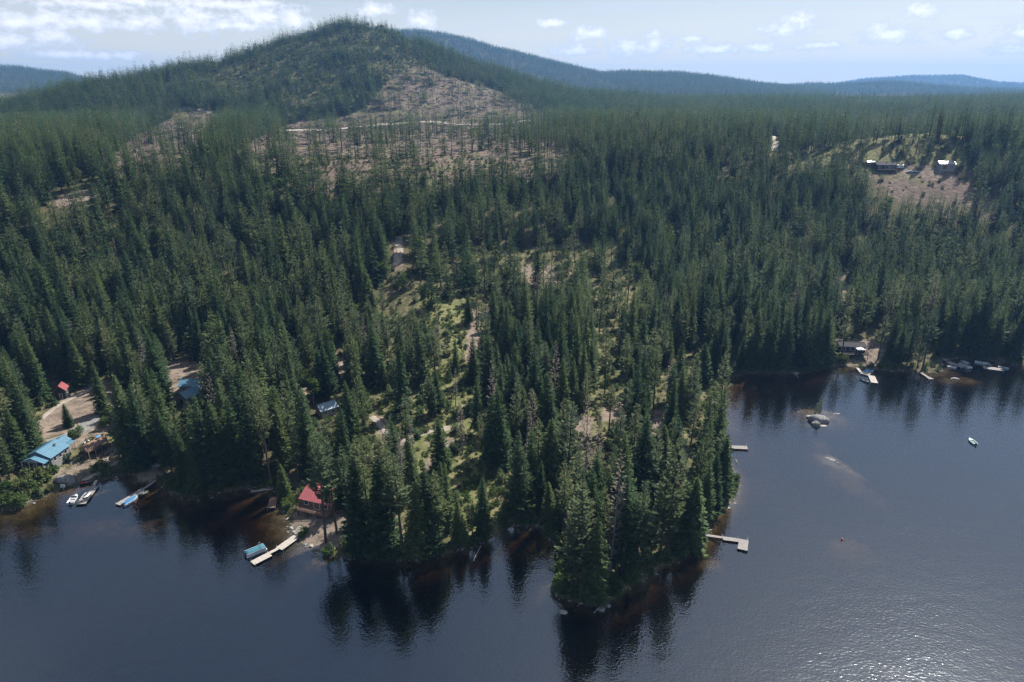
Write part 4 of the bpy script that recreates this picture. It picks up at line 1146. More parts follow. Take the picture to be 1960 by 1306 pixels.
M['blueroof'] = plain('blue_metal_roof', (0.088, 0.200, 0.275), 0.38, 0.5, var=0.07, scale=0.8)
M['greyblueroof'] = plain('faded_blue_roof', (0.17, 0.24, 0.31), 0.45, 0.5, var=0.08, scale=0.8)
M['redroof'] = plain('red_metal_roof', (0.30, 0.085, 0.085), 0.40, 0.5, var=0.10, scale=0.8)
M['whiteroof'] = plain('white_metal_roof', (0.42, 0.43, 0.45), 0.35, 0.5, var=0.05)
M['siding_pale'] = plain('pale_siding', (0.36, 0.335, 0.31), 0.85, 0.2, var=0.1, stretch=(1, 1, 12))
M['siding_grey'] = plain('grey_siding', (0.26, 0.25, 0.24), 0.85, 0.2, var=0.12, stretch=(1, 1, 12))
M['siding_dark'] = plain('dark_siding', (0.045, 0.042, 0.045), 0.8, 0.2, var=0.2, stretch=(1, 1, 12))
M['siding_brown'] = plain('brown_siding', (0.16, 0.095, 0.060), 0.85, 0.2, var=0.2, stretch=(1, 1, 12))
M['glass'] = plain('window_glass', (0.025, 0.032, 0.040), 0.06, 0.8, var=0.05)
M['trim'] = plain('white_trim', (0.72, 0.71, 0.69), 0.6, 0.3, var=0.05)
M['dock'] = plain('weathered_dock_boards', (0.27, 0.25, 0.235), 0.9, 0.15, var=0.16, scale=1.2, stretch=(1, 6, 1))
M['newdock'] = plain('fresh_dock_boards', (0.40, 0.36, 0.315), 0.85, 0.15, var=0.1, scale=1.2, stretch=(1, 6, 1))
M['deckwood'] = plain('stained_deck_boards', (0.235, 0.150, 0.105), 0.85, 0.2, var=0.18, scale=1.2, stretch=(1, 6, 1))
M['darkwood'] = plain('wet_dark_timber', (0.055, 0.045, 0.038), 0.8, 0.2, var=0.25, scale=2)
M['log'] = plain('bleached_log', (0.36, 0.31, 0.26), 0.9, 0.1, var=0.25, scale=2, stretch=(1, 6, 6))
M['rock'] = plain('granite', (0.22, 0.21, 0.20), 0.9, 0.15, var=0.35, scale=1.1, bump=0.6, bscale=5)
M['palerock'] = plain('pale_granite', (0.34, 0.315, 0.285), 0.9, 0.15, var=0.25, scale=1.2, bump=0.5, bscale=5)
M['gelwhite'] = plain('white_gelcoat', (0.62, 0.62, 0.61), 0.25, 0.5, var=0.03)
M['gelgreen'] = plain('pale_green_gelcoat', (0.42, 0.55, 0.50), 0.3, 0.5, var=0.05)
M['inner'] = plain('grey_boat_interior', (0.30, 0.31, 0.31), 0.7, 0.2, var=0.15)
M['darkgreen'] = plain('dark_green_boat_floor', (0.060, 0.090, 0.085), 0.7, 0.2, var=0.15)
M['bluecover'] = plain('blue_boat_cover', (0.045, 0.160, 0.310), 0.8, 0.2, var=0.12, scale=2)
M['tealcover'] = plain('teal_boat_cover', (0.050, 0.155, 0.205), 0.8, 0.2, var=0.12, scale=2)
M['greycover'] = plain('grey_boat_cover', (0.22, 0.23, 0.235), 0.8, 0.2, var=0.12, scale=2)
M['alu'] = plain('brushed_aluminium', (0.55, 0.56, 0.57), 0.35, 0.5, metal=0.7, var=0.05)
M['black'] = plain('black_plastic', (0.02, 0.02, 0.022), 0.4, 0.4, var=0.1)
M['redplastic'] = plain('red_plastic', (0.55, 0.06, 0.04), 0.4, 0.4, var=0.08)
M['blueplastic'] = plain('bright_blue_plastic', (0.05, 0.30, 0.58), 0.4, 0.4, var=0.08)
M['yellow'] = plain('yellow_green_plastic', (0.46, 0.44, 0.13), 0.5, 0.4, var=0.12)
M['canvas'] = plain('white_canvas', (0.76, 0.75, 0.73), 0.8, 0.2, var=0.04)

# ------------------------------------------------------------------ buildings
def roof_gable(x0, x1, w, eave, rise, ov, yc=0.0, th=0.14, seams=True):
    k = Kit()
    h = w / 2 + ov; dz = rise * h / (w / 2)
    for sg in (-1, 1):
        ye, ze, zr = yc + sg * h, eave + rise - dz, eave + rise
        A = [(x0 - ov, yc, zr), (x1 + ov, yc, zr), (x1 + ov, ye, ze), (x0 - ov, ye, ze)]
        k.add(A + [(p[0], p[1], p[2] + th) for p in A], [(0, 1, 2, 3), (7, 6, 5, 4), (0, 4, 5, 1), (1, 5, 6, 2), (2, 6, 7, 3), (3, 7, 4, 0)] if sg > 0 else
              [(3, 2, 1, 0), (4, 5, 6, 7), (1, 5, 4, 0), (2, 6, 5, 1), (3, 7, 6, 2), (0, 4, 7, 3)])
        if seams:
            n = max(3, int((x1 - x0 + 2 * ov) / 0.6))
            for i in range(n + 1):
                x = x0 - ov + 0.03 + (x1 - x0 + 2 * ov - 0.06) * i / n
                k.beam((x, yc, zr + th + 0.02), (x, ye, ze + th + 0.02), 0.05, 0.06)
    k.box(x0 - ov, x1 + ov, yc - 0.16, yc + 0.16, eave + rise + th - 0.02, eave + rise + th + 0.07)
    return k

def walls_gable(x0, x1, w, z0, eave, rise, yc=0.0):
    a, b = yc - w / 2, yc + w / 2
    V = [(x0, a, z0), (x1, a, z0), (x1, b, z0), (x0, b, z0), (x0, a, eave), (x1, a, eave), (x1, b, eave), (x0, b, eave), (x0, yc, eave + rise), (x1, yc, eave + rise)]
    F = [(3, 2, 1, 0), (0, 1, 5, 4), (2, 3, 7, 6), (1, 2, 6, 9, 5), (3, 0, 4, 8, 7), (4, 5, 9, 8), (6, 7, 8, 9)]
    return Kit().add(V, F)

def window(parent, face, along, z, w, h, x0, x1, ya, yb, name='window', mat=None):
    """window or door on one wall of a block; face '-x','+x','-y','+y'"""
    k, f = Kit(), Kit(); t = 0.05
    def put(q, a0, a1, za, zb, out0, out1):
        if face == '-x': q.box(x0 - out1, x0 - out0, a0, a1, za, zb)
        if face == '+x': q.box(x1 + out0, x1 + out1, a0, a1, za, zb)
        if face == '-y': q.box(a0, a1, ya - out1, ya - out0, za, zb)
        if face == '+y': q.box(a0, a1, yb + out0, yb + out1, za, zb)
    put(k, along - w / 2, along + w / 2, z, z + h, 0.005, t)
    o = k.build(name, mat or M['glass'], parent)
    b = 0.09
    put(f, along - w / 2 - b, along - w / 2, z - b, z + h + b, 0.004, t + 0.03); put(f, along + w / 2, along + w / 2 + b, z - b, z + h + b, 0.004, t + 0.03)
    put(f, along - w / 2, along + w / 2, z + h, z + h + b, 0.004, t + 0.03); put(f, along - w / 2, along + w / 2, z - b, z, 0.004, t + 0.06)
    f.build('frame', M['trim'], o)
    return o

def railing(parent, pts, z, h=1.0, mat=None, step=1.6):
    k = Kit()
    for (ax, ay), (bx, by) in zip(pts[:-1], pts[1:]):
        L_ = math.hypot(bx - ax, by - ay); n = max(1, int(round(L_ / step)))
        for i in range(n + 1):
            t = i / n; k.box(ax + (bx - ax) * t - .05, ax + (bx - ax) * t + .05, ay + (by - ay) * t - .05, ay + (by - ay) * t + .05, z, z + h)
        for zz in (0.25, 0.5, 0.75, 1.0): k.beam((ax, ay, z + h * zz), (bx, by, z + h * zz), 0.06 if zz < 1 else 0.12, 0.05)
    return k.build('railing', mat or M['deckwood'], parent)

def lake_house():
    x, y = -154.1, 199.6; g = gz(x, y)
    t = thing('lake_house', 'lake house with long blue metal roof and front porch above the left docks', 'house', (x, y, 4.4), R(84))
    z0 = min(0, g - 4.4) - 3.0
    walls_gable(-4, 4, 8.8, z0, 2.9, 2.0).build('wall', M['siding_grey'], t)
    roof_gable(-4, 4, 8.8, 2.95, 2.0, 0.45).build('roof', M['blueroof'], t)
    # front porch under its own lower gable
    roof_gable(-6.6, -4.5, 8.0, 2.35, 1.45, 0.35).build('porch_roof', M['blueroof'], t)
    Kit().add([(-6.7, -3.9, 2.38), (-6.7, 3.9, 2.38), (-6.7, 0, 3.74), (-6.6, -3.9, 2.38), (-6.6, 3.9, 2.38), (-6.6, 0, 3.74)], [(0, 2, 1), (3, 4, 5), (0, 1, 4, 3), (1, 2, 5, 4), (2, 0, 3, 5)]).build('porch_gable', M['siding_pale'], t)
    Kit().box(-7.0, -4.01, -4.0, 4.0, -0.25, 0.0).build('porch_floor', M['deckwood'], t)
    Kit().box(-6.95, -4.02, -3.9, 3.9, z0, -0.26).build('porch_base', M['rock'], t)
    for yy in (-3.8, -1.3, 1.3, 3.8): Kit().box(-6.75, -6.57, yy - .09, yy + .09, 0, 2.36).build('post', M['trim'], t)
    railing(t, [(-4.05, -3.95), (-6.92, -3.95), (-6.92, 3.95), (-4.05, 3.95)], 0.0, mat=M['siding_pale'])
    # rear wing
    walls_gable(4.01, 9.0, 4.8, z0, 2.3, 1.1, 1.4).build('wall', M['siding_grey'], t)
    roof_gable(4.5, 9.4, 4.8, 2.33, 1.1, 0.35, 1.4).build('wing_roof', M['blueroof'], t)
    Kit().box(6.2, 9.2, -3.0, -1.05, 2.0, 2.1).build('awning', M['blueroof'], t)
    for xx in (6.3, 9.1): Kit().box(xx - .06, xx + .06, -2.95, -2.83, z0, 2.0).build('post', M['trim'], t)
    for a in (-2.8, 2.8): window(t, '-x', a, 0.8, 1.5, 1.3, -4, 4, -4.4, 4.4)
    window(t, '-x', 0.0, 0.05, 1.8, 2.1, -4, 4, -4.4, 4.4, 'door')
    for a in (-2.4, 0.0, 2.4): window(t, '-y', a, 1.0, 1.2, 1.1, -4, 4, -4.4, 4.4)
    for a in (-1.5, 1.5): window(t, '+y', a, 1.0, 1.2, 1.1, -4, 4, -4.4, 4.4)
    Kit().box(1.2, 1.7, -2.2, -1.7, 3.6, 5.1).build('chimney', M['rock'], t)
    for yy in (-2.2, 0.9, 2.4):
        c = thing('porch_chair', 'dark porch chair, %s on the blue roofed house porch' % {-2.2: 'rightmost', 0.9: 'middle one', 2.4: 'leftmost'}[yy], 'chair', (x + math.cos(R(84)) * -5.6 - math.sin(R(84)) * yy, y + math.sin(R(84)) * -5.6 + math.cos(R(84)) * yy, 4.4), R(84), group='porch chairs')
        chair_parts(c, M['canvas'] if yy < 1 else M['black'])
    return t

def chair_parts(c, mat):
    Kit().box(-.25, .25, -.25, .25, .40, .46).build('seat', mat, c)
    Kit().box(.20, .26, -.25, .25, .47, .95).build('backrest', mat, c)
    for sx in (-.22, .22):
        for sy in (-.22, .22): Kit().box(sx - .025, sx + .025, sy - .025, sy + .025, 0, .40).build('leg', mat, c)

def simple_house(name, label, x, y, z, rz, L_, w, eave, rise, wall, roof, wins, door=None, cat='house', ov=0.45, base=-3.0, chimney=False):
    t = thing(name, label, cat, (x, y, z), rz)
    walls_gable(-L_ / 2, L_ / 2, w, base, eave, rise).build('wall', wall, t)
    rf = roof_gable(-L_ / 2, L_ / 2, w, eave + 0.04, rise, ov).build('roof', roof, t)
    for (f, a, zz, ww, hh) in wins: window(t, f, a, zz, ww, hh, -L_ / 2, L_ / 2, -w / 2, w / 2)
    if door: window(t, door[0], door[1], 0.05, door[2], door[3], -L_ / 2, L_ / 2, -w / 2, w / 2, 'door', M['siding_brown'])
    if chimney: Kit().box(0.6, 1.1, -0.9, -0.4, eave, eave + rise + 0.9).build('chimney', M['rock'], rf)
    return t

def on(u, v, dz=0.0):
    p = hit(u, v); return p[0], p[1], p[2] + dz

lake_house()
x, y, z = on(121, 760)
simple_house('garden_shed', 'small tall shed with red roof beside the footpath', x, y, z, R(107), 4.0, 3.4, 3.6, 1.7, M['siding_dark'], M['redroof'], [('-y', 0, 1.6, .8, .9)], ('-x', 0, 1.0, 2.0), 'shed')
simple_house('barn', 'pale walled barn with bright blue roof, the rear of the two', -130.6, 256.0, gz(-130.6, 256) + .2, R(4), 8.6, 6.0, 3.2, 1.5, M['siding_pale'], M['blueroof'], [('-y', -2.6, 1.2, 1.0, 1.0), ('-y', 2.6, 1.2, 1.0, 1.0)], ('-y', 0, 2.4, 2.3), 'barn')
simple_house('barn', 'pale walled barn with blue roof, the front of the two', -127.6, 246.2, gz(-127.6, 246.2) + .2, R(62), 8.0, 6.4, 3.3, 1.7, M['siding_pale'], M['blueroof'], [('-y', -2.2, 1.2, 1.0, 1.0), ('-y', 2.2, 1.2, 1.0, 1.0)], ('-x', 0, 2.4, 2.4), 'barn')
x, y, z = on(626, 792)
simple_house('small_cabin', 'cabin with faded grey blue roof nearly hidden in the trees', x, y, z + .2, R(40), 6.5, 5.0, 2.8, 1.5, M['siding_grey'], M['greyblueroof'], [('-y', -1.5, 1.0, 1.0, 1.0), ('-y', 1.5, 1.0, 1.0, 1.0)], ('-x', 0, 1.0, 2.0), 'cabin')

def red_cabin():
    x, y = -56.6, 176.6
    t = simple_house('lake_cabin', 'brown cabin with red metal roof behind tall pines on the shore', x, y, 2.9, R(-20), 10.8, 8.2, 2.6, 1.75, M['siding_brown'], M['redroof'],
                     [('-y', -3.4, .9, 1.4, 1.3), ('-y', 3.2, .9, 1.4, 1.3), ('-x', -1.6, .9, 1.3, 1.2), ('-x', 1.6, .9, 1.3, 1.2)], ('-y', 0.2, 2.0, 2.1), 'cabin', chimney=True)
    # terrace deck in front
    Kit().box(-5.2, 5.2, -6.5, -4.15, -0.2, -0.02).build('deck_floor', M['deckwood'], t)
    for xx in (-5.0, -1.7, 1.7, 5.0): Kit().box(xx - .1, xx + .1, -6.4, -6.2, -3, -0.2).build('post', M['darkwood'], t)
    railing(t, [(-5.15, -4.2), (-5.15, -6.45), (5.15, -6.45)], -0.02)
red_cabin()

def cabin_far_shore():
    x, y, z = on(1632, 684)
    t = simple_house('lake_cabin', 'dark flat fronted cabin under tall firs on the far shore', x, y + 4, z + 2.2, R(-6), 11.5, 6.5, 2.7, 1.0, M['siding_dark'], M['siding_dark'],
                     [('-y', -4, .7, 1.6, 1.4), ('-y', 0, .7, 2.0, 1.6), ('-y', 4, .7, 1.6, 1.4)], None, 'cabin', base=-6)
    Kit().box(-6.2, 6.2, -6.8, -3.28, -0.2, 0.0).build('deck_floor', M['darkwood'], t)
    for xx in (-6, -2, 2, 6): Kit().box(xx - .1, xx + .1, -6.7, -6.5, -5, -.2).build('post', M['darkwood'], t)
    railing(t, [(-6.15, -3.3), (-6.15, -6.75), (6.15, -6.75), (6.15, -3.3)], 0.0, mat=M['darkwood'])
    g = thing('patio_canopy', 'white pyramid canopy over the dark far-shore cabin deck', 'canopy', (x + 2.3, y - 1.3, z + 2.2), R(-6))
    Kit().add([(-1.8, -1.4, 2.3), (1.8, -1.4, 2.3), (1.8, 1.4, 2.3), (-1.8, 1.4, 2.3), (0, 0, 3.3)], [(0, 1, 4), (1, 2, 4), (2, 3, 4), (3, 0, 4), (3, 2, 1, 0)]).build('canopy', M['canvas'], g)
    for sx in (-1.7, 1.7):
        for sy in (-1.3, 1.3): Kit().box(sx - .04, sx + .04, sy - .04, sy + .04, 0, 2.3).build('pole', M['alu'], g)
cabin_far_shore()

def knoll_buildings():
    x, y, z = on(1692, 324)
    t = simple_house('hilltop_house', 'long dark hilltop house on the bare knoll', x, y, z, R(-4), 15, 8, 3.4, 1.8, M['siding_dark'], M['siding_dark'],
                     [('-y', -5, 1, 1.8, 1.6), ('-y', 0, .8, 2.4, 1.9), ('-y', 5, 1, 1.8, 1.6)], ('-y', 2.6, 1.2, 2.2), 'house', base=-5, chimney=True)
    Kit().box(-7.8, 7.8, -7.2, -4.05, -.25, -.02).build('deck_floor', M['deckwood'], t)
    railing(t, [(-7.7, -4.1), (-7.7, -7.1), (7.7, -7.1)], -0.02, mat=M['darkwood'])
    x, y, z = on(1665, 318)
    simple_house('tool_shed', 'small shed with pale roof left of the dark hilltop house', x, y, z, R(-10), 5.5, 4.5, 2.6, 1.0, M['siding_brown'], M['whiteroof'], [('-y', 1.2, 1, .9, .9)], ('-y', -1.0, 1.2, 2.0), 'shed')
    x, y, z = on(1808, 325)
    simple_house('metal_shed', 'grey shed with bright white roof at the edge of the hilltop clearing', x, y, z, R(-12), 11, 8, 4.2, 1.7, M['siding_grey'], M['whiteroof'], [('-y', 3.4, 1.4, 1.2, 1.2)], ('-y', -1.5, 3.2, 3.2), 'shed')
    x, y, z = on(1717, 325)
    t = thing('camper_trailer', 'white camper trailer parked beside the dark hilltop house', 'trailer', (x, y, z), R(-6))
    Kit().prism([(-4.2, -1.25), (4.2, -1.25), (4.2, 1.25), (-4.2, 1.25)], .55, 3.1).build('body', M['gelwhite'], t, bevel=0.25)
    for a in (-2.6, -.6, 2.6): Kit().box(a - .5, a + .5, -1.29, -1.255, 1.6, 2.3).build('window', M['glass'], t)
    Kit().box(.6, 1.3, -1.29, -1.255, .75, 2.5).build('door', M['trim'], t)
    Kit().box(-4.0, 4.0, -1.28, -1.256, 1.15, 1.35).build('stripe', M['blueplastic'], t)
    for a in (-.5, .6):
        for sg in (-1, 1):
            Kit().tube([(a, sg * 1.0, .35), (a, sg * 1.22, .35)], .35, 12).build('wheel', M['black'], t)
    Kit().beam((4.2, 0, .6), (5.4, 0, .55), .12).build('hitch', M['black'], t)
    for k_, (u, v, c, lb) in enumerate(((1741, 331, M['gelwhite'], 'white car parked by the track on the knoll'), (1752, 331, M['alu'], 'silver car parked behind the knoll trees'))):
        car(u, v, c, lb)
def car(u, v, mat, lb):
    x, y, z = on(u, v)
    t = thing('parked_car', lb, 'car', (x, y, z + .05), R(-10))
    prof = [(-2.2, .35), (2.2, .35), (2.25, .85), (1.3, 1.0), (.7, 1.5), (-1.2, 1.5), (-1.9, 1.0), (-2.25, .9)]
    rs = [[(px, yy, pz * (1 if abs(yy) < .8 else .985)) for px, pz in prof] for yy in (-.88, .88)]
    Kit().rings(rs).build('body', mat, t, bevel=.08)
    for a in (-1.35, 1.35):
        for sg in (-1, 1): Kit().tube([(a, sg * .75, .33), (a, sg * .92, .33)], .33, 12).build('wheel', M['black'], t)
    for sg in (-1, 1): Kit().add([(-1.6, sg * .885, 1.02), (1.05, sg * .885, 1.02), (.62, sg * .885, 1.42), (-1.15, sg * .885, 1.42)], [(0, 1, 2, 3) if sg < 0 else (3, 2, 1, 0)]).build('window', M['glass'], t)
knoll_buildings()

# ------------------------------------------------------------------ docks
def dock(label, segs, mat, z=0.5, rails=False, group=None, ladder=None):
    c = at(*segs[-1][0], z)
    t = thing('floating_dock', label, 'dock', (c[0], c[1], 0), 0, group)
    for (pa, pb, w) in segs:
        a, b = at(*pa, z) - c, at(*pb, z) - c; a[2] = b[2] = 0
        L_ = np.linalg.norm(b - a); d = (b - a) / L_; n = np.array([-d[1], d[0], 0])
        g, fr = Kit(), Kit()
        nb = max(6, int(L_ / 0.22)); st = L_ / nb
        for i in range(nb):
            p, q = a + d * (i * st + .008), a + d * ((i + 1) * st - .008)
            zz = z + .012 * math.sin(i * 7.3)
            g.prism([tuple((p - n * w / 2)[:2]), tuple((q - n * w / 2)[:2]), tuple((q + n * w / 2)[:2]), tuple((p + n * w / 2)[:2])], zz - .05, zz)
        o = g.build('deck_boards', mat, t); o['kind'] = 'stuff'
        for sg in (-1, 1): fr.beam(a + n * sg * (w / 2 - .06) + (0, 0, z - .19), b + n * sg * (w / 2 - .06) + (0, 0, z - .19), .1, .24)
        fr.beam(a + n * (w / 2 - .12) + d * .06 + (0, 0, z - .19), a - n * (w / 2 - .12) + d * .06 + (0, 0, z - .19), .1, .24); fr.beam(b + n * (w / 2 - .12) - d * .06 + (0, 0, z - .19), b - n * (w / 2 - .12) - d * .06 + (0, 0, z - .19), .1, .24)
        fr.build('frame', M['darkwood'], t)
        if w > 1.5:
            for f_ in ((.15, .85) if L_ > 3 else (.5,)):
                p = a + d * L_ * f_; q = n * (w / 2 - .25); e = d * .5
                Kit().prism([tuple((p - q - e)[:2]), tuple((p - q + e)[:2]), tuple((p + q + e)[:2]), tuple((p + q - e)[:2])], -.25, z - .32).build('float', M['black'], t)
        for sg in (-1, 1):
            p = b + n * sg * (w / 2 + .06) - d * .3
            Kit().tube([(p[0], p[1], -1.5), (p[0], p[1], z + .55)], .05, 6).build('post', M['alu'], t)
    if ladder:
        p = at(*ladder, z) - c; k = Kit()
        for o_ in (-.22, .22): k.tube([(p[0] + o_, p[1], -.7), (p[0] + o_, p[1], z + .9)], .035, 6)
        for zz in (-.3, .05, .4): k.beam((p[0] - .22, p[1], zz), (p[0] + .22, p[1], zz), .05)
        k.build('ladder', M['gelwhite'], t)
    return t
dock('grey L shaped floating dock with narrow gangway off the wooded point', [((1343, 1023), (1384, 1029), 1.0), ((1384, 1030.3), (1415, 1034.3), 1.7), ((1424, 1033), (1421, 1052.5), 2.6)], M['dock'], ladder=(1431, 1031))
dock('straight grey dock sticking out from the right shore of the lot', [((1378, 854.6), (1385, 854.8), 0.9), ((1385, 855), (1431, 857), 2.4)], M['dock'], ladder=(1429, 853))
dock('pale dock in three pieces below the red roofed cabin', [((567, 1027), (534, 1050.5), 2.4), ((532, 1050), (513, 1060), 1.1), ((517, 1060.5), (483, 1078), 2.2)], M['newdock'])
dock('grey dock with white boats nearest the blue roofed house', [((184, 920), (179, 931), 1.1), ((180, 931), (154, 965), 2.9)], M['dock'])
dock('long grey dock beside the boat ramp beach', [((298, 920), (271, 938), 1.0), ((273, 938), (225, 966), 2.2)], M['dock'])
dock('small wooden swim platform against the left side of the cabin', [((525, 951), (519, 972), 2.4)], M['deckwood'], z=.7)
dock('far-shore dock with one fresh sunlit platform', [((1641, 704), (1648, 713), 1.2), ((1649, 713), (1665, 717), 3.6), ((1668, 719), (1674, 733), 2.8)], M['newdock'])
dock('short dark dock alone on the far shore', [((1762, 713), (1778, 723), 1.3), ((1778, 723), (1783, 726), 2.2)], M['dock'])
dock('far dock with a long narrow gangway and canopy boat', [((1794, 677), (1813, 692), 1.1), ((1814, 693), (1845, 703), 3.2)], M['dock'])
dock('wide pale dock farthest right on the far shore', [((1890, 694), (1896, 700), 1.3), ((1882, 703), (1921, 708), 3.6)], M['dock'])

# ------------------------------------------------------------------ boats (local +X is the bow, z = 0 the waterline)
def hull_rings(L_, B, H, draft=.25, flare=.75, n=9, bow=1.0):
    rs = []
    for i in range(n):
        s = i / (n - 1); x = -L_ / 2 + L_ * s
        w = B / 2 * (1 - max(0, (s - .45) / .55) ** 2.2 * bow * .97); sh = H * (1 + .22 * s * s)
        rs.append([(x, -w, sh), (x, -w * (.9 if s < .9 else .8), .05), (x, -w * flare * .6, -draft * (1 - .6 * s * s)), (x, w * flare * .6, -draft * (1 - .6 * s * s)), (x, w * (.9 if s < .9 else .8), .05), (x, w, sh)])
    return rs
def open_boat(name, label, u, v, rz, L_, B, H, mat, inner, cat='boat', motor=True, cover=None, shield=True, z=0.0, group=None):
    p = at(u, v, .3)
    t = thing(name, label, cat, (p[0], p[1], z), rz, group)
    rs = hull_rings(L_, B, H)
    k = Kit(); k.rings(rs, closed=False, cap0=True, cap1=True)
    k.build('hull', mat, t, smooth=False)
    # gunwale rim and foredeck
    g = Kit()
    for sg in (0, 5):
        for a, b in zip(rs[:-1], rs[1:]): g.beam(np.array(a[sg]) + (0, 0, .02), np.array(b[sg]) + (0, 0, .02), .14, .07)
    g.beam(np.array(rs[0][0]), np.array(rs[0][5]), .12, .08)
    g.build('gunwale', mat, t)
    if cover:
        c = Kit(); cr = []
        for i, r_ in enumerate(rs):
            a, b = np.array(r_[0]), np.array(r_[5]); s = i / (len(rs) - 1); hgt = .42 * math.sin(math.pi * min(1, .12 + s * .85)) + .05
            cr.append([tuple(a * (1, .97, 1) + (0, 0, .05)), tuple(a * (1, .55, 1) + (0, 0, .05 + hgt * .8)), (a[0], 0, a[2] + .05 + hgt), tuple(b * (1, .55, 1) + (0, 0, .05 + hgt * .8)), tuple(b * (1, .97, 1) + (0, 0, .05))])
        c.rings(cr, closed=False, cap0=True, cap1=True); c.build('cover', cover, t, smooth=True)
    else:
        fl = Kit(); pts = [(r_[0][0], r_[0][1] * .86) for r_ in rs[:-2]] + [(r_[5][0], r_[5][1] * .86) for r_ in rs[:-2]][::-1]
        fl.prism(pts, .10, .16); fl.build('floor', inner, t)
        i0 = int(len(rs) * .62); fd = Kit()
        fr = [[tuple(np.array(r_[0]) * (1, .97, 1)), (r_[0][0], 0, r_[0][2] + .08), tuple(np.array(r_[5]) * (1, .97, 1))] for r_ in rs[i0:]]
        fd.rings(fr, closed=False, cap0=False, cap1=False); fd.build('foredeck', mat, t)
        for xx in (-.32, -.02, .16)[:3 if L_ > 4 else 2]:
            Kit().box(L_ * xx - .18, L_ * xx + .18, -B * .36, B * .36, .17, H * .85).build('seat', mat if L_ > 4 else inner, t)
        if shield:
            xs = L_ * .1; ws = B * .42
            Kit().add([(xs, -ws, H), (xs + .25, -ws * .4, H + .06), (xs + .25, ws * .4, H + .06), (xs, ws, H), (xs - .2, -ws, H + .42), (xs, -ws * .4, H + .46), (xs, ws * .4, H + .46), (xs - .2, ws, H + .42)], [(0, 1, 5, 4), (1, 2, 6, 5), (2, 3, 7, 6)]).build('windshield', M['glass'], t)
    if motor:
        mt = Kit(); mt.box(-L_ / 2 - .42, -L_ / 2 - .05, -.17, .17, H * .7, H + .45); mt.box(-L_ / 2 - .3, -L_ / 2 - .16, -.05, .05, -.4, H * .7)
        mt.build('outboard_motor', M['black'], t, bevel=.03)
    return t

def pontoon_boat(name, label, ua, va, ub, vb, cover, canopy=False, B=2.4):
    a, b = at(ua, va, .4), at(ub, vb, .4); c = (a + b) / 2; L_ = float(np.hypot(*(b - a)[:2])); rz = math.atan2(b[1] - a[1], b[0] - a[0])
    t = thing(name, label, 'boat', (c[0], c[1], 0), rz)
    for sg in (-1, 1):
        Kit().tube([(-L_ / 2, sg * B * .36, .12), (L_ / 2 - .8, sg * B * .36, .12), (L_ / 2 - .2, sg * B * .36, .22), (L_ / 2, sg * B * .36, .34)], [.32, .32, .22, .04], 10).build('pontoon', M['alu'], t, smooth=True)
    Kit().box(-L_ / 2 + .1, L_ / 2 - .35, -B / 2, B / 2, .46, .56).build('deck', M['gelwhite'], t)
    f = Kit()
    x0, x1 = -L_ / 2 + .15, L_ / 2 - .4
    for (p, q) in (((x0, -B / 2 + .05), (x1, -B / 2 + .05)), ((x1, -B / 2 + .05), (x1, B / 2 - .05)), ((x1, B / 2 - .05), (x0, B / 2 - .05)), ((x0, B / 2 - .05), (x0, -B / 2 + .05))): f.beam((*p, .85), (*q, .85), .05, .56)
    f.build('fence_panel', M['gelwhite'], t)
    if cover:
        n = 8; rs = []
        for i in range(n):
            s = i / (n - 1); x = x0 - .05 + (x1 - x0 + .1) * s; h = 1.18 + .32 * math.sin(math.pi * (s * .9 + .05)) + .04 * math.sin(9 * s)
            rs.append([(x, -B / 2 - .02, .75), (x, -B / 2 * .86, 1.1), (x, -B * .2, h), (x, B * .2, h), (x, B / 2 * .86, 1.1), (x, B / 2 + .02, .75)])
        Kit().rings(rs, closed=False).build('cover', cover, t, smooth=True)
        k = Kit()
        for xx in (x1 - 1.6, x1 - 1.3): k.tube([(xx, -B / 2, .9), (xx + .55, -B / 2 + .1, 2.0), (xx + .55, B / 2 - .1, 2.0), (xx, B / 2, .9)], .03, 6)
        k.build('bimini_frame', M['alu'], t)
    if canopy:
        Kit().box(x0 + .3, x1 - 1.2, -B / 2 + .05, B / 2 - .05, 2.25, 2.32).build('canopy', M['greycover'], t, bevel=.03)
        for xx in (x0 + .5, x1 - 1.5):
            for sg in (-1, 1): Kit().tube([(xx, sg * (B / 2 - .1), .6), (xx, sg * (B / 2 - .1), 2.26)], .03, 6).build('canopy_pole', M['alu'], t)
        for xx in (x0 + .5, x1 - .8): Kit().box(xx - .35, xx + .35, -B * .4, B * .4, .57, 1.0).build('seat', M['inner'], t)
    Kit().box(-L_ / 2 - .35, -L_ / 2 + .05, -.2, .2, .3, 1.1).build('outboard_motor', M['black'], t, bevel=.04)
    return t

pontoon_boat('pontoon_boat', 'pontoon boat under a teal blue cover beside the cabin dock', 470, 1063, 509, 1047, M['tealcover'])
def rz_px(a, b): p, q = at(*a), at(*b); return math.atan2(q[1] - p[1], q[0] - p[0])
open_boat('motor_boat', 'white open motor boat tied left of the grey dock', 141, 955, rz_px((133, 966), (149, 944)), 5.2, 2.0, .62, M['gelwhite'], M['inner'])
open_boat('motor_boat', 'white boat with dark blue cover along the long grey dock', 250, 958.5, rz_px((238, 966), (263, 950)), 5.2, 1.9, .6, M['gelwhite'], M['inner'], cover=M['bluecover'])
open_boat('fishing_boat', 'small pale green fishing boat drifting alone on the open lake', 1861, 845, rz_px((1867, 850), (1855, 839)), 4.3, 1.7, .5, M['gelgreen'], M['darkgreen'], shield=False)
open_boat('ski_boat', 'boat with blue cover behind the sunlit far-shore dock', 1662, 711, R(10), 5.0, 1.9, .6, M['gelwhite'], M['inner'], cover=M['bluecover'])
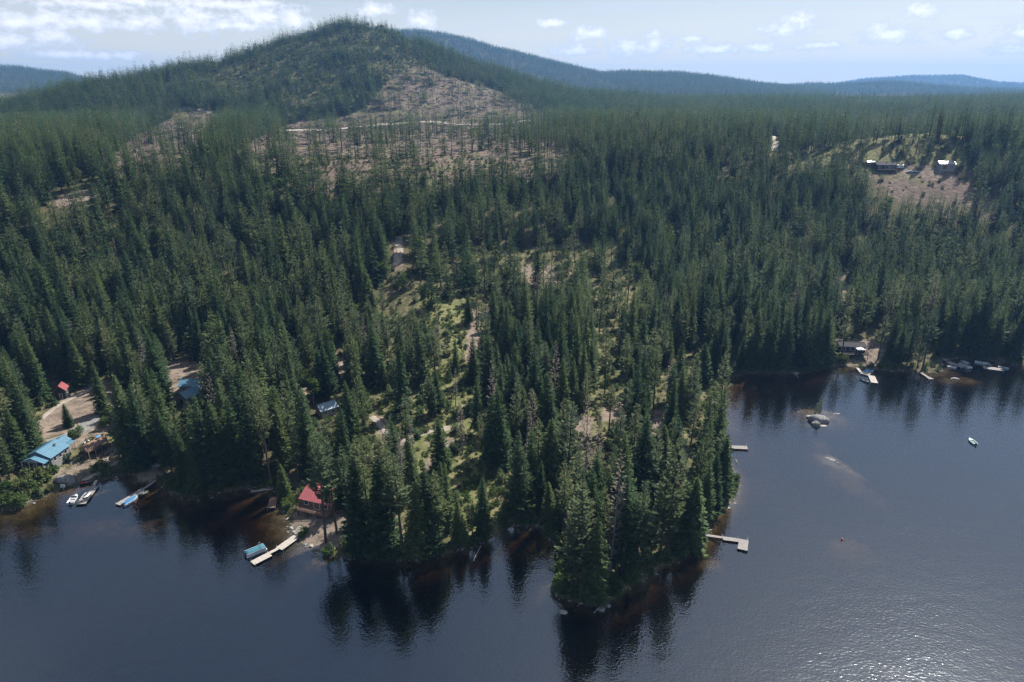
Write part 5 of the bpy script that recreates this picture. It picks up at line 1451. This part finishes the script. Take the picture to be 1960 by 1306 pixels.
open_boat('ski_boat', 'dark open boat in front of the sunlit far-shore dock', 1656, 729, R(-75), 4.6, 1.8, .5, M['darkgreen'], M['inner'])
pontoon_boat('pontoon_boat', 'pontoon boat with grey canopy beside the narrow gangway dock', 1838, 697, 1858, 706, None, canopy=True)
open_boat('motor_boat', 'small boat on the near side of the narrow gangway dock', 1822, 703, R(-28), 3.6, 1.5, .5, M['gelwhite'], M['inner'], shield=False)
open_boat('motor_boat', 'white boat with raised windshield left of the wide pale dock', 1878, 695, R(-35), 5.0, 1.9, .6, M['gelwhite'], M['inner'])
open_boat('motor_boat', 'low grey boat at the right end of the wide pale dock', 1921, 704, R(-35), 4.0, 1.6, .5, M['alu'], M['inner'], shield=False)

def jet_ski(label, u, v, z, rz, mat):
    p = at(u, v, z); t = thing('jet_ski', label, 'jet ski', (p[0], p[1], z + .12), rz)
    Kit().rings([[(x, -w, h * .55), (x, -w * .6, 0), (x, w * .6, 0), (x, w, h * .55), (x, w * .5, h), (x, -w * .5, h)] for x, w, h in ((-1.3, .5, .45), (-.4, .55, .5), (.4, .52, .6), (1.0, .36, .55), (1.5, .06, .42))]).build('hull', mat, t)
    Kit().box(-1.1, .2, -.2, .2, .48, .74).build('seat', M['black'], t, bevel=.06)
    Kit().beam((.35, -.4, .95), (.35, .4, .95), .06).beam((.6, 0, .55), (.35, 0, .95), .12).build('handlebar', M['black'], t)
jet_ski('white jet ski parked on the grey dock nearest the blue roofed house', 167.5, 950, .5, rz_px((160, 955), (176, 944)), M['gelwhite'])

def paddle(name, label, cat, a, b, w, h, mat, z=0.05, dz=0.0):
    p, q = at(*a, z + dz), at(*b, z + dz); c = (p + q) / 2; L_ = float(np.hypot(*(q - p)[:2])); rz = math.atan2(q[1] - p[1], q[0] - p[0])
    t = thing(name, label, cat, (c[0], c[1], c[2]), rz)
    n = 9; rs = []
    for i in range(n):
        s = -1 + 2 * i / (n - 1); ww = w / 2 * max(.04, (1 - abs(s) ** 2.4)); hh = h * (1 + .25 * s * s)
        rs.append([(L_ / 2 * s, -ww, hh), (L_ / 2 * s, -ww * .7, 0), (L_ / 2 * s, ww * .7, 0), (L_ / 2 * s, ww, hh)])
    Kit().rings(rs, closed=False).build('hull', mat, t)
    Kit().prism([(r_[0][0], r_[0][1] * .8) for r_ in rs[2:-2]] + [(r_[3][0], r_[3][1] * .8) for r_ in rs[2:-2]][::-1], h * .35, h * .45).build('floor', M['inner'], t)
    for s in (-.28, .25): Kit().box(L_ / 2 * s - .12, L_ / 2 * s + .12, -w * .32, w * .32, h * .5, h * .8).build('seat', M['inner'], t)
paddle('canoe', 'teal canoe tied at the landward end of the long grey dock', 'canoe', (263, 941), (283, 934), .85, .32, M['tealcover'])
paddle('paddle_boat', 'yellow green paddle boat floating beside the long grey dock', 'paddle boat', (269, 948), (284, 941), 1.5, .35, M['yellow'])
px_, py_, pz_ = on(213, 816); paddle('kayak', 'bright blue kayak lying on the bank above the raised deck', 'kayak', (207, 819), (219, 812), .8, .3, M['blueplastic'], z=pz_ + .1)
px_, py_, pz_ = on(166, 922)
open_boat('rowing_boat', 'dark rowing boat with red gear pulled up behind the grey dock', 166, 925, R(20), 4.0, 1.5, .5, M['black'], M['redplastic'], motor=False, shield=False, z=max(pz_, .1) + .1)

# ------------------------------------------------------------------ left property: raised deck, steps, timber edging, sign
def raised_deck():
    P = [at(153, 857, 5.6), at(168, 866, 5.6), at(206, 843, 5.6), at(198, 829, 5.6)]
    c = sum(P) / 4; Q = [(p - c)[:2] for p in P]
    t = thing('raised_deck', 'raised brown wooden deck with railing right of the blue roofed house', 'deck', (c[0], c[1], 0))
    Kit().prism([tuple(q) for q in Q], 5.4, 5.6).build('deck_floor', M['deckwood'], t)
    for i in (0, 1, 2):
        a, b = Q[i], Q[i + 1]
        for f in (0.02, .5) if i != 1 else (.02, .34, .66, .98):
            x, y = a + (b - a) * f; Kit().box(x - .1, x + .1, y - .1, y + .1, min(gz(x + c[0], y + c[1]) - .3, 5.0), 5.4).build('post', M['deckwood'], t)
    railing(t, [tuple(Q[0] * .98), tuple(Q[1] * .98), tuple(Q[2] * .98), tuple(Q[3] * .98)], 5.6, .95, step=1.8)
    def spot(u, v): p = at(u, v, 5.6); return (p[0], p[1], 5.6)
    tb = thing('patio_table', 'patio table under a bright blue cover on the raised deck', 'table', spot(189, 839), R(70))
    Kit().box(-.8, .8, -.5, .5, .7, .76).build('top', M['blueplastic'], tb)
    for sx in (-.7, .7):
        for sy in (-.4, .4): Kit().box(sx - .04, sx + .04, sy - .04, sy + .04, 0, .7).build('leg', M['alu'], tb)
    for (u, v, lb) in ((163, 850, 'deck chair nearest the house on the raised deck'), (170, 846, 'second deck chair from the house on the raised deck'), (178, 842, 'third deck chair from the house on the raised deck'), (196, 836, 'deck chair at the far end of the raised deck')):
        ch = thing('deck_chair', lb, 'chair', spot(u, v), R(120), group='chairs on the raised deck'); chair_parts(ch, M['canvas'] if u < 172 else M['black'])
raised_deck()

def edging(name, label, px, cat, mat, w=.35, h=.5, n_pieces=None):
    P = [hit(u, v) for u, v in px]; c = P[0]
    t = thing(name, label, cat, tuple(c))
    for i, (a, b) in enumerate(zip(P[:-1], P[1:])):
        L_ = np.linalg.norm(b - a); m_ = max(1, int(L_ / 2.4))
        for j in range(m_):
            p, q = a + (b - a) * j / m_ - c, a + (b - a) * (j + .97) / m_ - c
            p[2] = gz(*(p + c)[:2]) - c[2]; q[2] = gz(*(q + c)[:2]) - c[2]
            Kit().beam(p + (0, 0, h * .3), q + (0, 0, h * .3), w, h).build('timber', mat, t)
edging('timber_edging', 'long timber edging on the slope below the raised deck', [(134, 889), (150, 879), (166, 867), (182, 864), (206, 850)], 'edging', M['log'])
edging('timber_edging', 'short timber edging beside the hillside steps', [(200, 872), (212, 863), (222, 858)], 'edging', M['log'])
edging('timber_edging', 'lowest timber edging above the sandy path', [(204, 881), (216, 873), (227, 867)], 'edging', M['log'])
def steps(name, label, a, b, n, w, mat):
    A, B_ = hit(*a), hit(*b); d = B_ - A; L_ = np.hypot(d[0], d[1]); nn = np.array([-d[1], d[0], 0]) / L_
    t = thing(name, label, 'steps', tuple(A))
    for i in range(n):
        p = d * ((i + .5) / n); z = gz(A[0] + p[0], A[1] + p[1]) - A[2]
        Kit().beam(np.array([p[0], p[1], z + .08]) - nn * w / 2, np.array([p[0], p[1], z + .08]) + nn * w / 2, L_ / n * .7, .22).build('step', mat, t)
steps('timber_steps', 'pale timber steps running down from the raised deck', (206, 848), (226, 867), 11, 1.6, M['log'])
steps('stone_steps', 'stone steps between the cabin terrace and the pale dock', (575, 1010), (567, 1023), 7, 1.5, M['palerock'])
def sign_board():
    p = at(122, 938, .0); z = max(gz(p[0], p[1]), 0)
    t = thing('shore_sign', 'small white sign on a post at the water by the left dock', 'sign', (p[0], p[1], z), R(10))
    Kit().box(-.06, .06, -.06, .06, -.5, 2.0).build('post', M['alu'], t)
    Kit().box(-.65, .65, -.11, -.07, 1.0, 1.95).build('board', M['trim'], t)
    Kit().box(-.45, .45, -.125, -.112, 1.52, 1.7).box(-.45, .2, -.125, -.112, 1.22, 1.38).build('lettering', M['greycover'], t)
sign_board()

def fire_pit():
    x, y, z = on(623, 1008)
    t = thing('fire_pit', 'dark ring of stones on the sandy cabin terrace', 'fire pit', (x, y, z))
    for i in range(11):
        a = i * 6.283 / 11; rock_mesh = make_rock(.26, .22, .2, 40 + i)
        link('stone', rock_mesh, t, (math.cos(a) * .8, math.sin(a) * .8, .12), a)
    Kit().tube([(0, 0, -.05), (0, 0, .06)], .62, 12).build('ash', M['black'], t)
def make_rock(rx, ry, rz_, seed, mat=None, sub=2):
    bm = bmesh.new(); bmesh.ops.create_icosphere(bm, subdivisions=sub, radius=1.0)
    rng = np.random.default_rng(seed); ds = [(rng.normal(size=3), rng.uniform(.75, .98)) for _ in range(9)]
    ds = [(d / np.linalg.norm(d), c) for d, c in ds]
    for v in bm.verts:
        p = np.array(v.co)
        for d, c in ds:            # facets: cut the ball by a few planes
            q = p @ d
            if q > c * .86: p = p - d * (q - c * .86)
        p = p * (1 + .06 * math.sin(5 * p[0] + seed) * math.sin(6 * p[1] + 2 * seed) + .03 * math.sin(13 * p[2] + seed))
        v.co = (p[0] * rx, p[1] * ry, p[2] * rz_)
    me = bpy.data.meshes.new('rock'); bm.to_mesh(me); bm.free()
    me.materials.append(mat or M['rock'])
    return me
fire_pit()
def rock(label, u, v, rx, ry, rz_, seed, mat=None, sink=.35, name='boulder', ang=0.0, cat='rock'):
    p = at(u, v, 0.0); z = max(gz(p[0], p[1]), -.2)
    if z > .3: p = hit(u, v); z = p[2]
    o = link(name, make_rock(rx, ry, rz_, seed, mat, 3), None, (p[0], p[1], z + rz_ * (1 - 2 * sink) * .5), ang)
    for q in o.data.polygons: q.use_smooth = True
    return tag(o, label, cat)
rock('large smooth grey boulder on the rocky islet', 1568, 806, 4.0, 2.6, 2.6, 3, ang=-.35)
rock('smaller grey boulder in front of the islet boulder', 1560, 814, 1.9, 1.5, 1.7, 4, ang=-.3)
rock('low pale rock at the left end of the islet', 1549, 799, 1.6, 1.2, .8, 5, M['palerock'])
rock('flat pale rock at the front of the islet', 1573, 815, 2.0, .8, .45, 6, M['palerock'])
rock('small rock awash to the right of the islet', 1601, 792, 1.4, .5, .35, 7, M['palerock'])
rock('pale rock standing in the water off the tip of the wooded point', 1078, 1172, 1.1, .8, .65, 8, M['palerock'])
rock('grey boulder at the waterline right of the point tip', 1151, 1167, 1.0, .8, .8, 9)
rock('small grey boulder right of the one at the point tip', 1163, 1160, .8, .7, .6, 10)
rock('large grey boulder on the left flank of the wooded point', 1061, 1085, 1.9, 2.3, 2.0, 11)
rock('grey boulder below the large one on the point flank', 1063, 1128, 1.3, 1.4, 1.1, 12)
rock('pale boulder breaking the surface by the far dock', 1828, 725, 2.0, 1.1, .8, 13, M['palerock'])
rock('pale shoal rock just breaking the open water', 1590, 879, 2.0, .9, .28, 14, M['rock'], ang=-.7)
rock('small pale rock beyond the shoal rock', 1603, 886, .8, .5, .25, 15, M['rock'])
rock('dark boulder at the top of the boat ramp beach', 299, 893, 1.9, 1.2, .9, 16)
rock('grey rock outcrop on the bank below the lake house', 128, 925, 4.0, 2.0, 2.2, 17)
rock('pale rock at the left end of the cabin beach', 557, 1012, .7, .6, .5, 18, M['palerock'])
rock('second pale rock at the left end of the cabin beach', 562, 1020, .6, .5, .45, 19, M['palerock'])
rock('pale rock at the right end of the cabin beach', 607, 1050, 1.1, .9, .6, 20, M['palerock'])
rock('grey rock at the head of the cove', 1050, 1030, 1.0, .8, .7, 21)
rock('grey rock below the L shaped dock', 1332, 1052, .9, .7, .6, 22)
rock('grey rock on the far shore left of the cabin', 1522, 715, 1.6, 1.0, .8, 23)

def fallen_log(label, a, b, r_=.18, za=None, zb=None, mat=None, stubs=5):
    A = at(*a, 0); B_ = at(*b, 0)
    za = za if za is not None else max(gz(A[0], A[1]), 0) + .15; zb = zb if zb is not None else max(gz(B_[0], B_[1]), 0) + .1
    A, B_ = at(*a, za), at(*b, zb); c = (A + B_) / 2
    o = Kit(); o.tube([A - c, (A * .55 + B_ * .45) - c + (0, 0, .05), B_ - c], [r_ * 1.2, r_, r_ * .45], 7)
    rng = np.random.default_rng(int(a[0] * 7 + a[1]))
    for i in range(stubs):
        p = A + (B_ - A) * rng.uniform(.35, .95) - c; d = rng.normal(size=3); d[2] = abs(d[2]); d /= np.linalg.norm(d)
        o.tube([p, p + d * rng.uniform(.4, 1.2)], [r_ * .3, r_ * .1], 5)
    return tag(link('fallen_log', mesh_from('fallen_log', o.V, o.F, [mat or M['log']], smooth=True), None, tuple(c)), label, 'log')
fallen_log('bleached log leaning down the bank at the left of the cove', (826, 1028), (808, 1060), .16, 4.5, .2)
fallen_log('second bleached log lying flat by the leaning one', (818, 1050), (792, 1066), .14)
fallen_log('bleached log lying in the green meadow above the cove', (938, 993), (956, 1002), .16)
fallen_log('pale log sliding into the water at the point tip', (1150, 1160), (1136, 1174), .14, .5, .0)
fallen_log('bare log standing over the water on the cove edge', (920, 1046), (905, 1075), .12, .8, -.1)
fallen_log('long drift log in the dark water left of the swim platform', (480, 941), (522, 937), .3)
fallen_log('shorter drift log beside the long one', (497, 938), (518, 934), .25)
fallen_log('grey log half sunk below the far cabin bank', (1528, 722), (1520, 716), .15)
fallen_log('thin pale log floating off the cabin beach', (604, 1065), (613, 1059), .12, .05, .05)
fallen_log('fallen trunk across the top of the lot clearing', (842, 660), (858, 664), .2)
fallen_log('fallen trunk in the middle of the lot clearing', (872, 857), (884, 850), .16)
fallen_log('floating log off the right shore below the islet dock', (1408, 880), (1414, 890), .14, .05, .05)

def buoy():
    p = at(1612, 1033, .2)
    t = thing('mooring_buoy', 'small red mooring buoy alone on the open water', 'buoy', (p[0], p[1], 0))
    bm = bmesh.new(); bmesh.ops.create_uvsphere(bm, u_segments=14, v_segments=10, radius=.32)
    me = bpy.data.meshes.new('float'); bm.to_mesh(me); bm.free(); me.materials.append(M['redplastic'])
    for q in me.polygons: q.use_smooth = True
    link('float', me, t, (0, 0, .2)); Kit().tube([(0, 0, .55), (0, 0, .85)], .06, 8).build('ring_post', M['gelwhite'], t)
buoy()
def islet_tree():
    for (u, v, h, lb) in ((1567, 796, 9.0, 'thin young fir growing on the rocky islet'), (1561, 793, 5.0, 'smaller sapling left of the islet fir')):
        p = at(u, v, 0.1); pr = PROTO['pine'][2]; s = h / pr['H']
        o = thing('fir_tree', lb, 'tree', (p[0], p[1], max(gz(p[0], p[1]), -.1) - .1), .4, group='fir trees'); o.scale = (s * .95, s * .95, s)
        link('trunk', pr['trunk'], o); link('crown', pr['crown'], o)
islet_tree()

# ------------------------------------------------------------------ waterside shrubs, one by one
def shore_shrubs():
    rng = np.random.default_rng(9)
    spots = []
    seg = np.hypot(*np.diff(SHORE, axis=0).T); s = np.concatenate([[0], np.cumsum(seg)])
    tt = 0.0
    while tt < s[-1]:
        x, y = np.interp(tt, s, SHORE[:, 0]), np.interp(tt, s, SHORE[:, 1]); tt += rng.uniform(1.6, 4.2)
        a = rng.uniform(0, 6.28); d = rng.uniform(.3, 2.6)
        for k in range(8):
            q = (x + d * math.cos(a + k * .785), y + d * math.sin(a + k * .785))
            sd = float(shore_dist(np.array([q[0]]), np.array([q[1]]))[0][0])
            if sd > .5: break
        else: continue
        z = gz(*q); u, v = project(q[0], q[1], z)
        if not (-10 < u < 1970) or in_poly(np.array([u]), np.array([v]), [(552, 985), (675, 985), (640, 1058), (560, 1045)])[0]: continue
        if 255 < u < 312 and v > 900 or 150 < u < 235 and v > 905: continue
        if any(abs(u - du) < 16 and v > 640 for du in (1345, 1383, 567, 1641, 1762, 1796, 1888)): continue
        spots.append((q[0], q[1], z, rng.uniform(.55, 1.25)))
    for (u, v, k) in ((20, 962, 1.5), (45, 950, 1.6), (62, 938, 1.5), (75, 925, 1.5), (88, 915, 1.4), (100, 905, 1.2), (35, 935, 1.4), (12, 945, 1.3), (55, 915, 1.2), (200, 897, 1.0), (190, 900, 1.2), (150, 835, 1.0), (142, 842, 1.1), (205, 810, 1.1), (198, 818, 1.0), (212, 800, 1.2), (577, 1028, .8), (585, 1020, .7)):
        p = hit(u, v); spots.append((p[0], p[1], p[2], k))
    spots = np.array(spots)
    lm = {k: hit(*p)[:2] for k, p in LANDMARK.items()}
    best = {}
    for nm, p in lm.items():
        d = np.hypot(spots[:, 0] - p[0], spots[:, 1] - p[1])
        for q, j in enumerate(np.argsort(d)[:12]):
            if d[j] < 45 and (j not in best or (q, d[j]) < best[j][:2]): best[j] = (q, d[j], nm)
    us, vs = project(spots[:, 0], spots[:, 1], spots[:, 2])
    lab = {}
    for j in range(len(spots)):
        if j in best: lab[j] = 'green leafy shrub, %s to %s' % (ORD[best[j][0]], best[j][2])
        else: lab[j] = 'green shrub at the waterline ' + ('of the left bank' if us[j] < 560 else 'of the cove' if us[j] < 1060 else 'right of the wooded point' if vs[j] > 800 else 'of the far shore')
    number_row(lab, us)
    for j, (x, y, z, k) in enumerate(spots):
        lb = lab[j]
        pr = PROTO['shrub'][rng.integers(3)]
        o = thing('shrub', lb, 'shrub', (x, y, z - .05), rng.uniform(0, 6.28), group='waterside shrubs'); o.scale = (k, k, k * rng.uniform(.85, 1.25))
        link('stems', pr['trunk'], o); link('foliage', pr['crown'], o)
    print('shrubs', len(spots))
shore_shrubs()

def shore_stones():
    rng = np.random.default_rng(21)
    protos = [make_rock(1.0, .8, .6, 60 + i, M['rock'] if i < 2 else M['palerock'], 1) for i in range(3)]
    seg = np.hypot(*np.diff(SHORE, axis=0).T); s = np.concatenate([[0], np.cumsum(seg)])
    n = 2600
    tt = rng.uniform(0, s[-1], n); x, y = np.interp(tt, s, SHORE[:, 0]) + rng.normal(0, .7, n), np.interp(tt, s, SHORE[:, 1]) + rng.normal(0, .7, n)
    z = terrain_z(x, y); u, v = project(x, y, z)
    k = (u > -20) & (u < 1980) & (z > -.35) & (z < .8) & (rng.random(n) < .3 + 1.2 * fbm(x, y, 8, 2, 99) ** 2)
    x, y, z = x[k], y[k], z[k]; sc = np.clip(rng.lognormal(-1.35, .5, len(x)), .1, .8)
    rot = np.stack([rng.normal(0, .2, len(x)), rng.normal(0, .2, len(x)), rng.uniform(0, 6.28, len(x))], 1)
    scatter('shore_stones', 'loose stones strewn along the waterline', protos, np.stack([x, y, z], 1), rot, np.stack([sc, sc, sc * .8], 1), rng.integers(0, 3, len(x)))
shore_stones()

# ------------------------------------------------------------------ haze: even air around everything
def build_haze():
    m, nt, N, L = new_mat('haze_air')
    pv = N('ShaderNodeVolumePrincipled')
    pv.inputs['Color'].default_value = (0.22, 0.45, 0.86, 1)
    pv.inputs['Density'].default_value = 0.00009
    pv.inputs['Anisotropy'].default_value = 0.25
    o = N('ShaderNodeOutputMaterial'); L(pv.outputs[0], o.inputs['Volume'])
    s, z0, z1 = 12000.0, -14.0, 480.0
    V = [(-s, -s, z0), (s, -s, z0), (s, s, z0), (-s, s, z0), (-s, -s, z1), (s, -s, z1), (s, s, z1), (-s, s, z1)]
    F = [(3, 2, 1, 0), (4, 5, 6, 7), (0, 1, 5, 4), (1, 2, 6, 5), (2, 3, 7, 6), (3, 0, 4, 7)]
    h = link('haze', mesh_from('haze', V, F, [m]))
    tag(h, 'pale blue summer haze over the valley', None, kind='stuff')
build_haze()
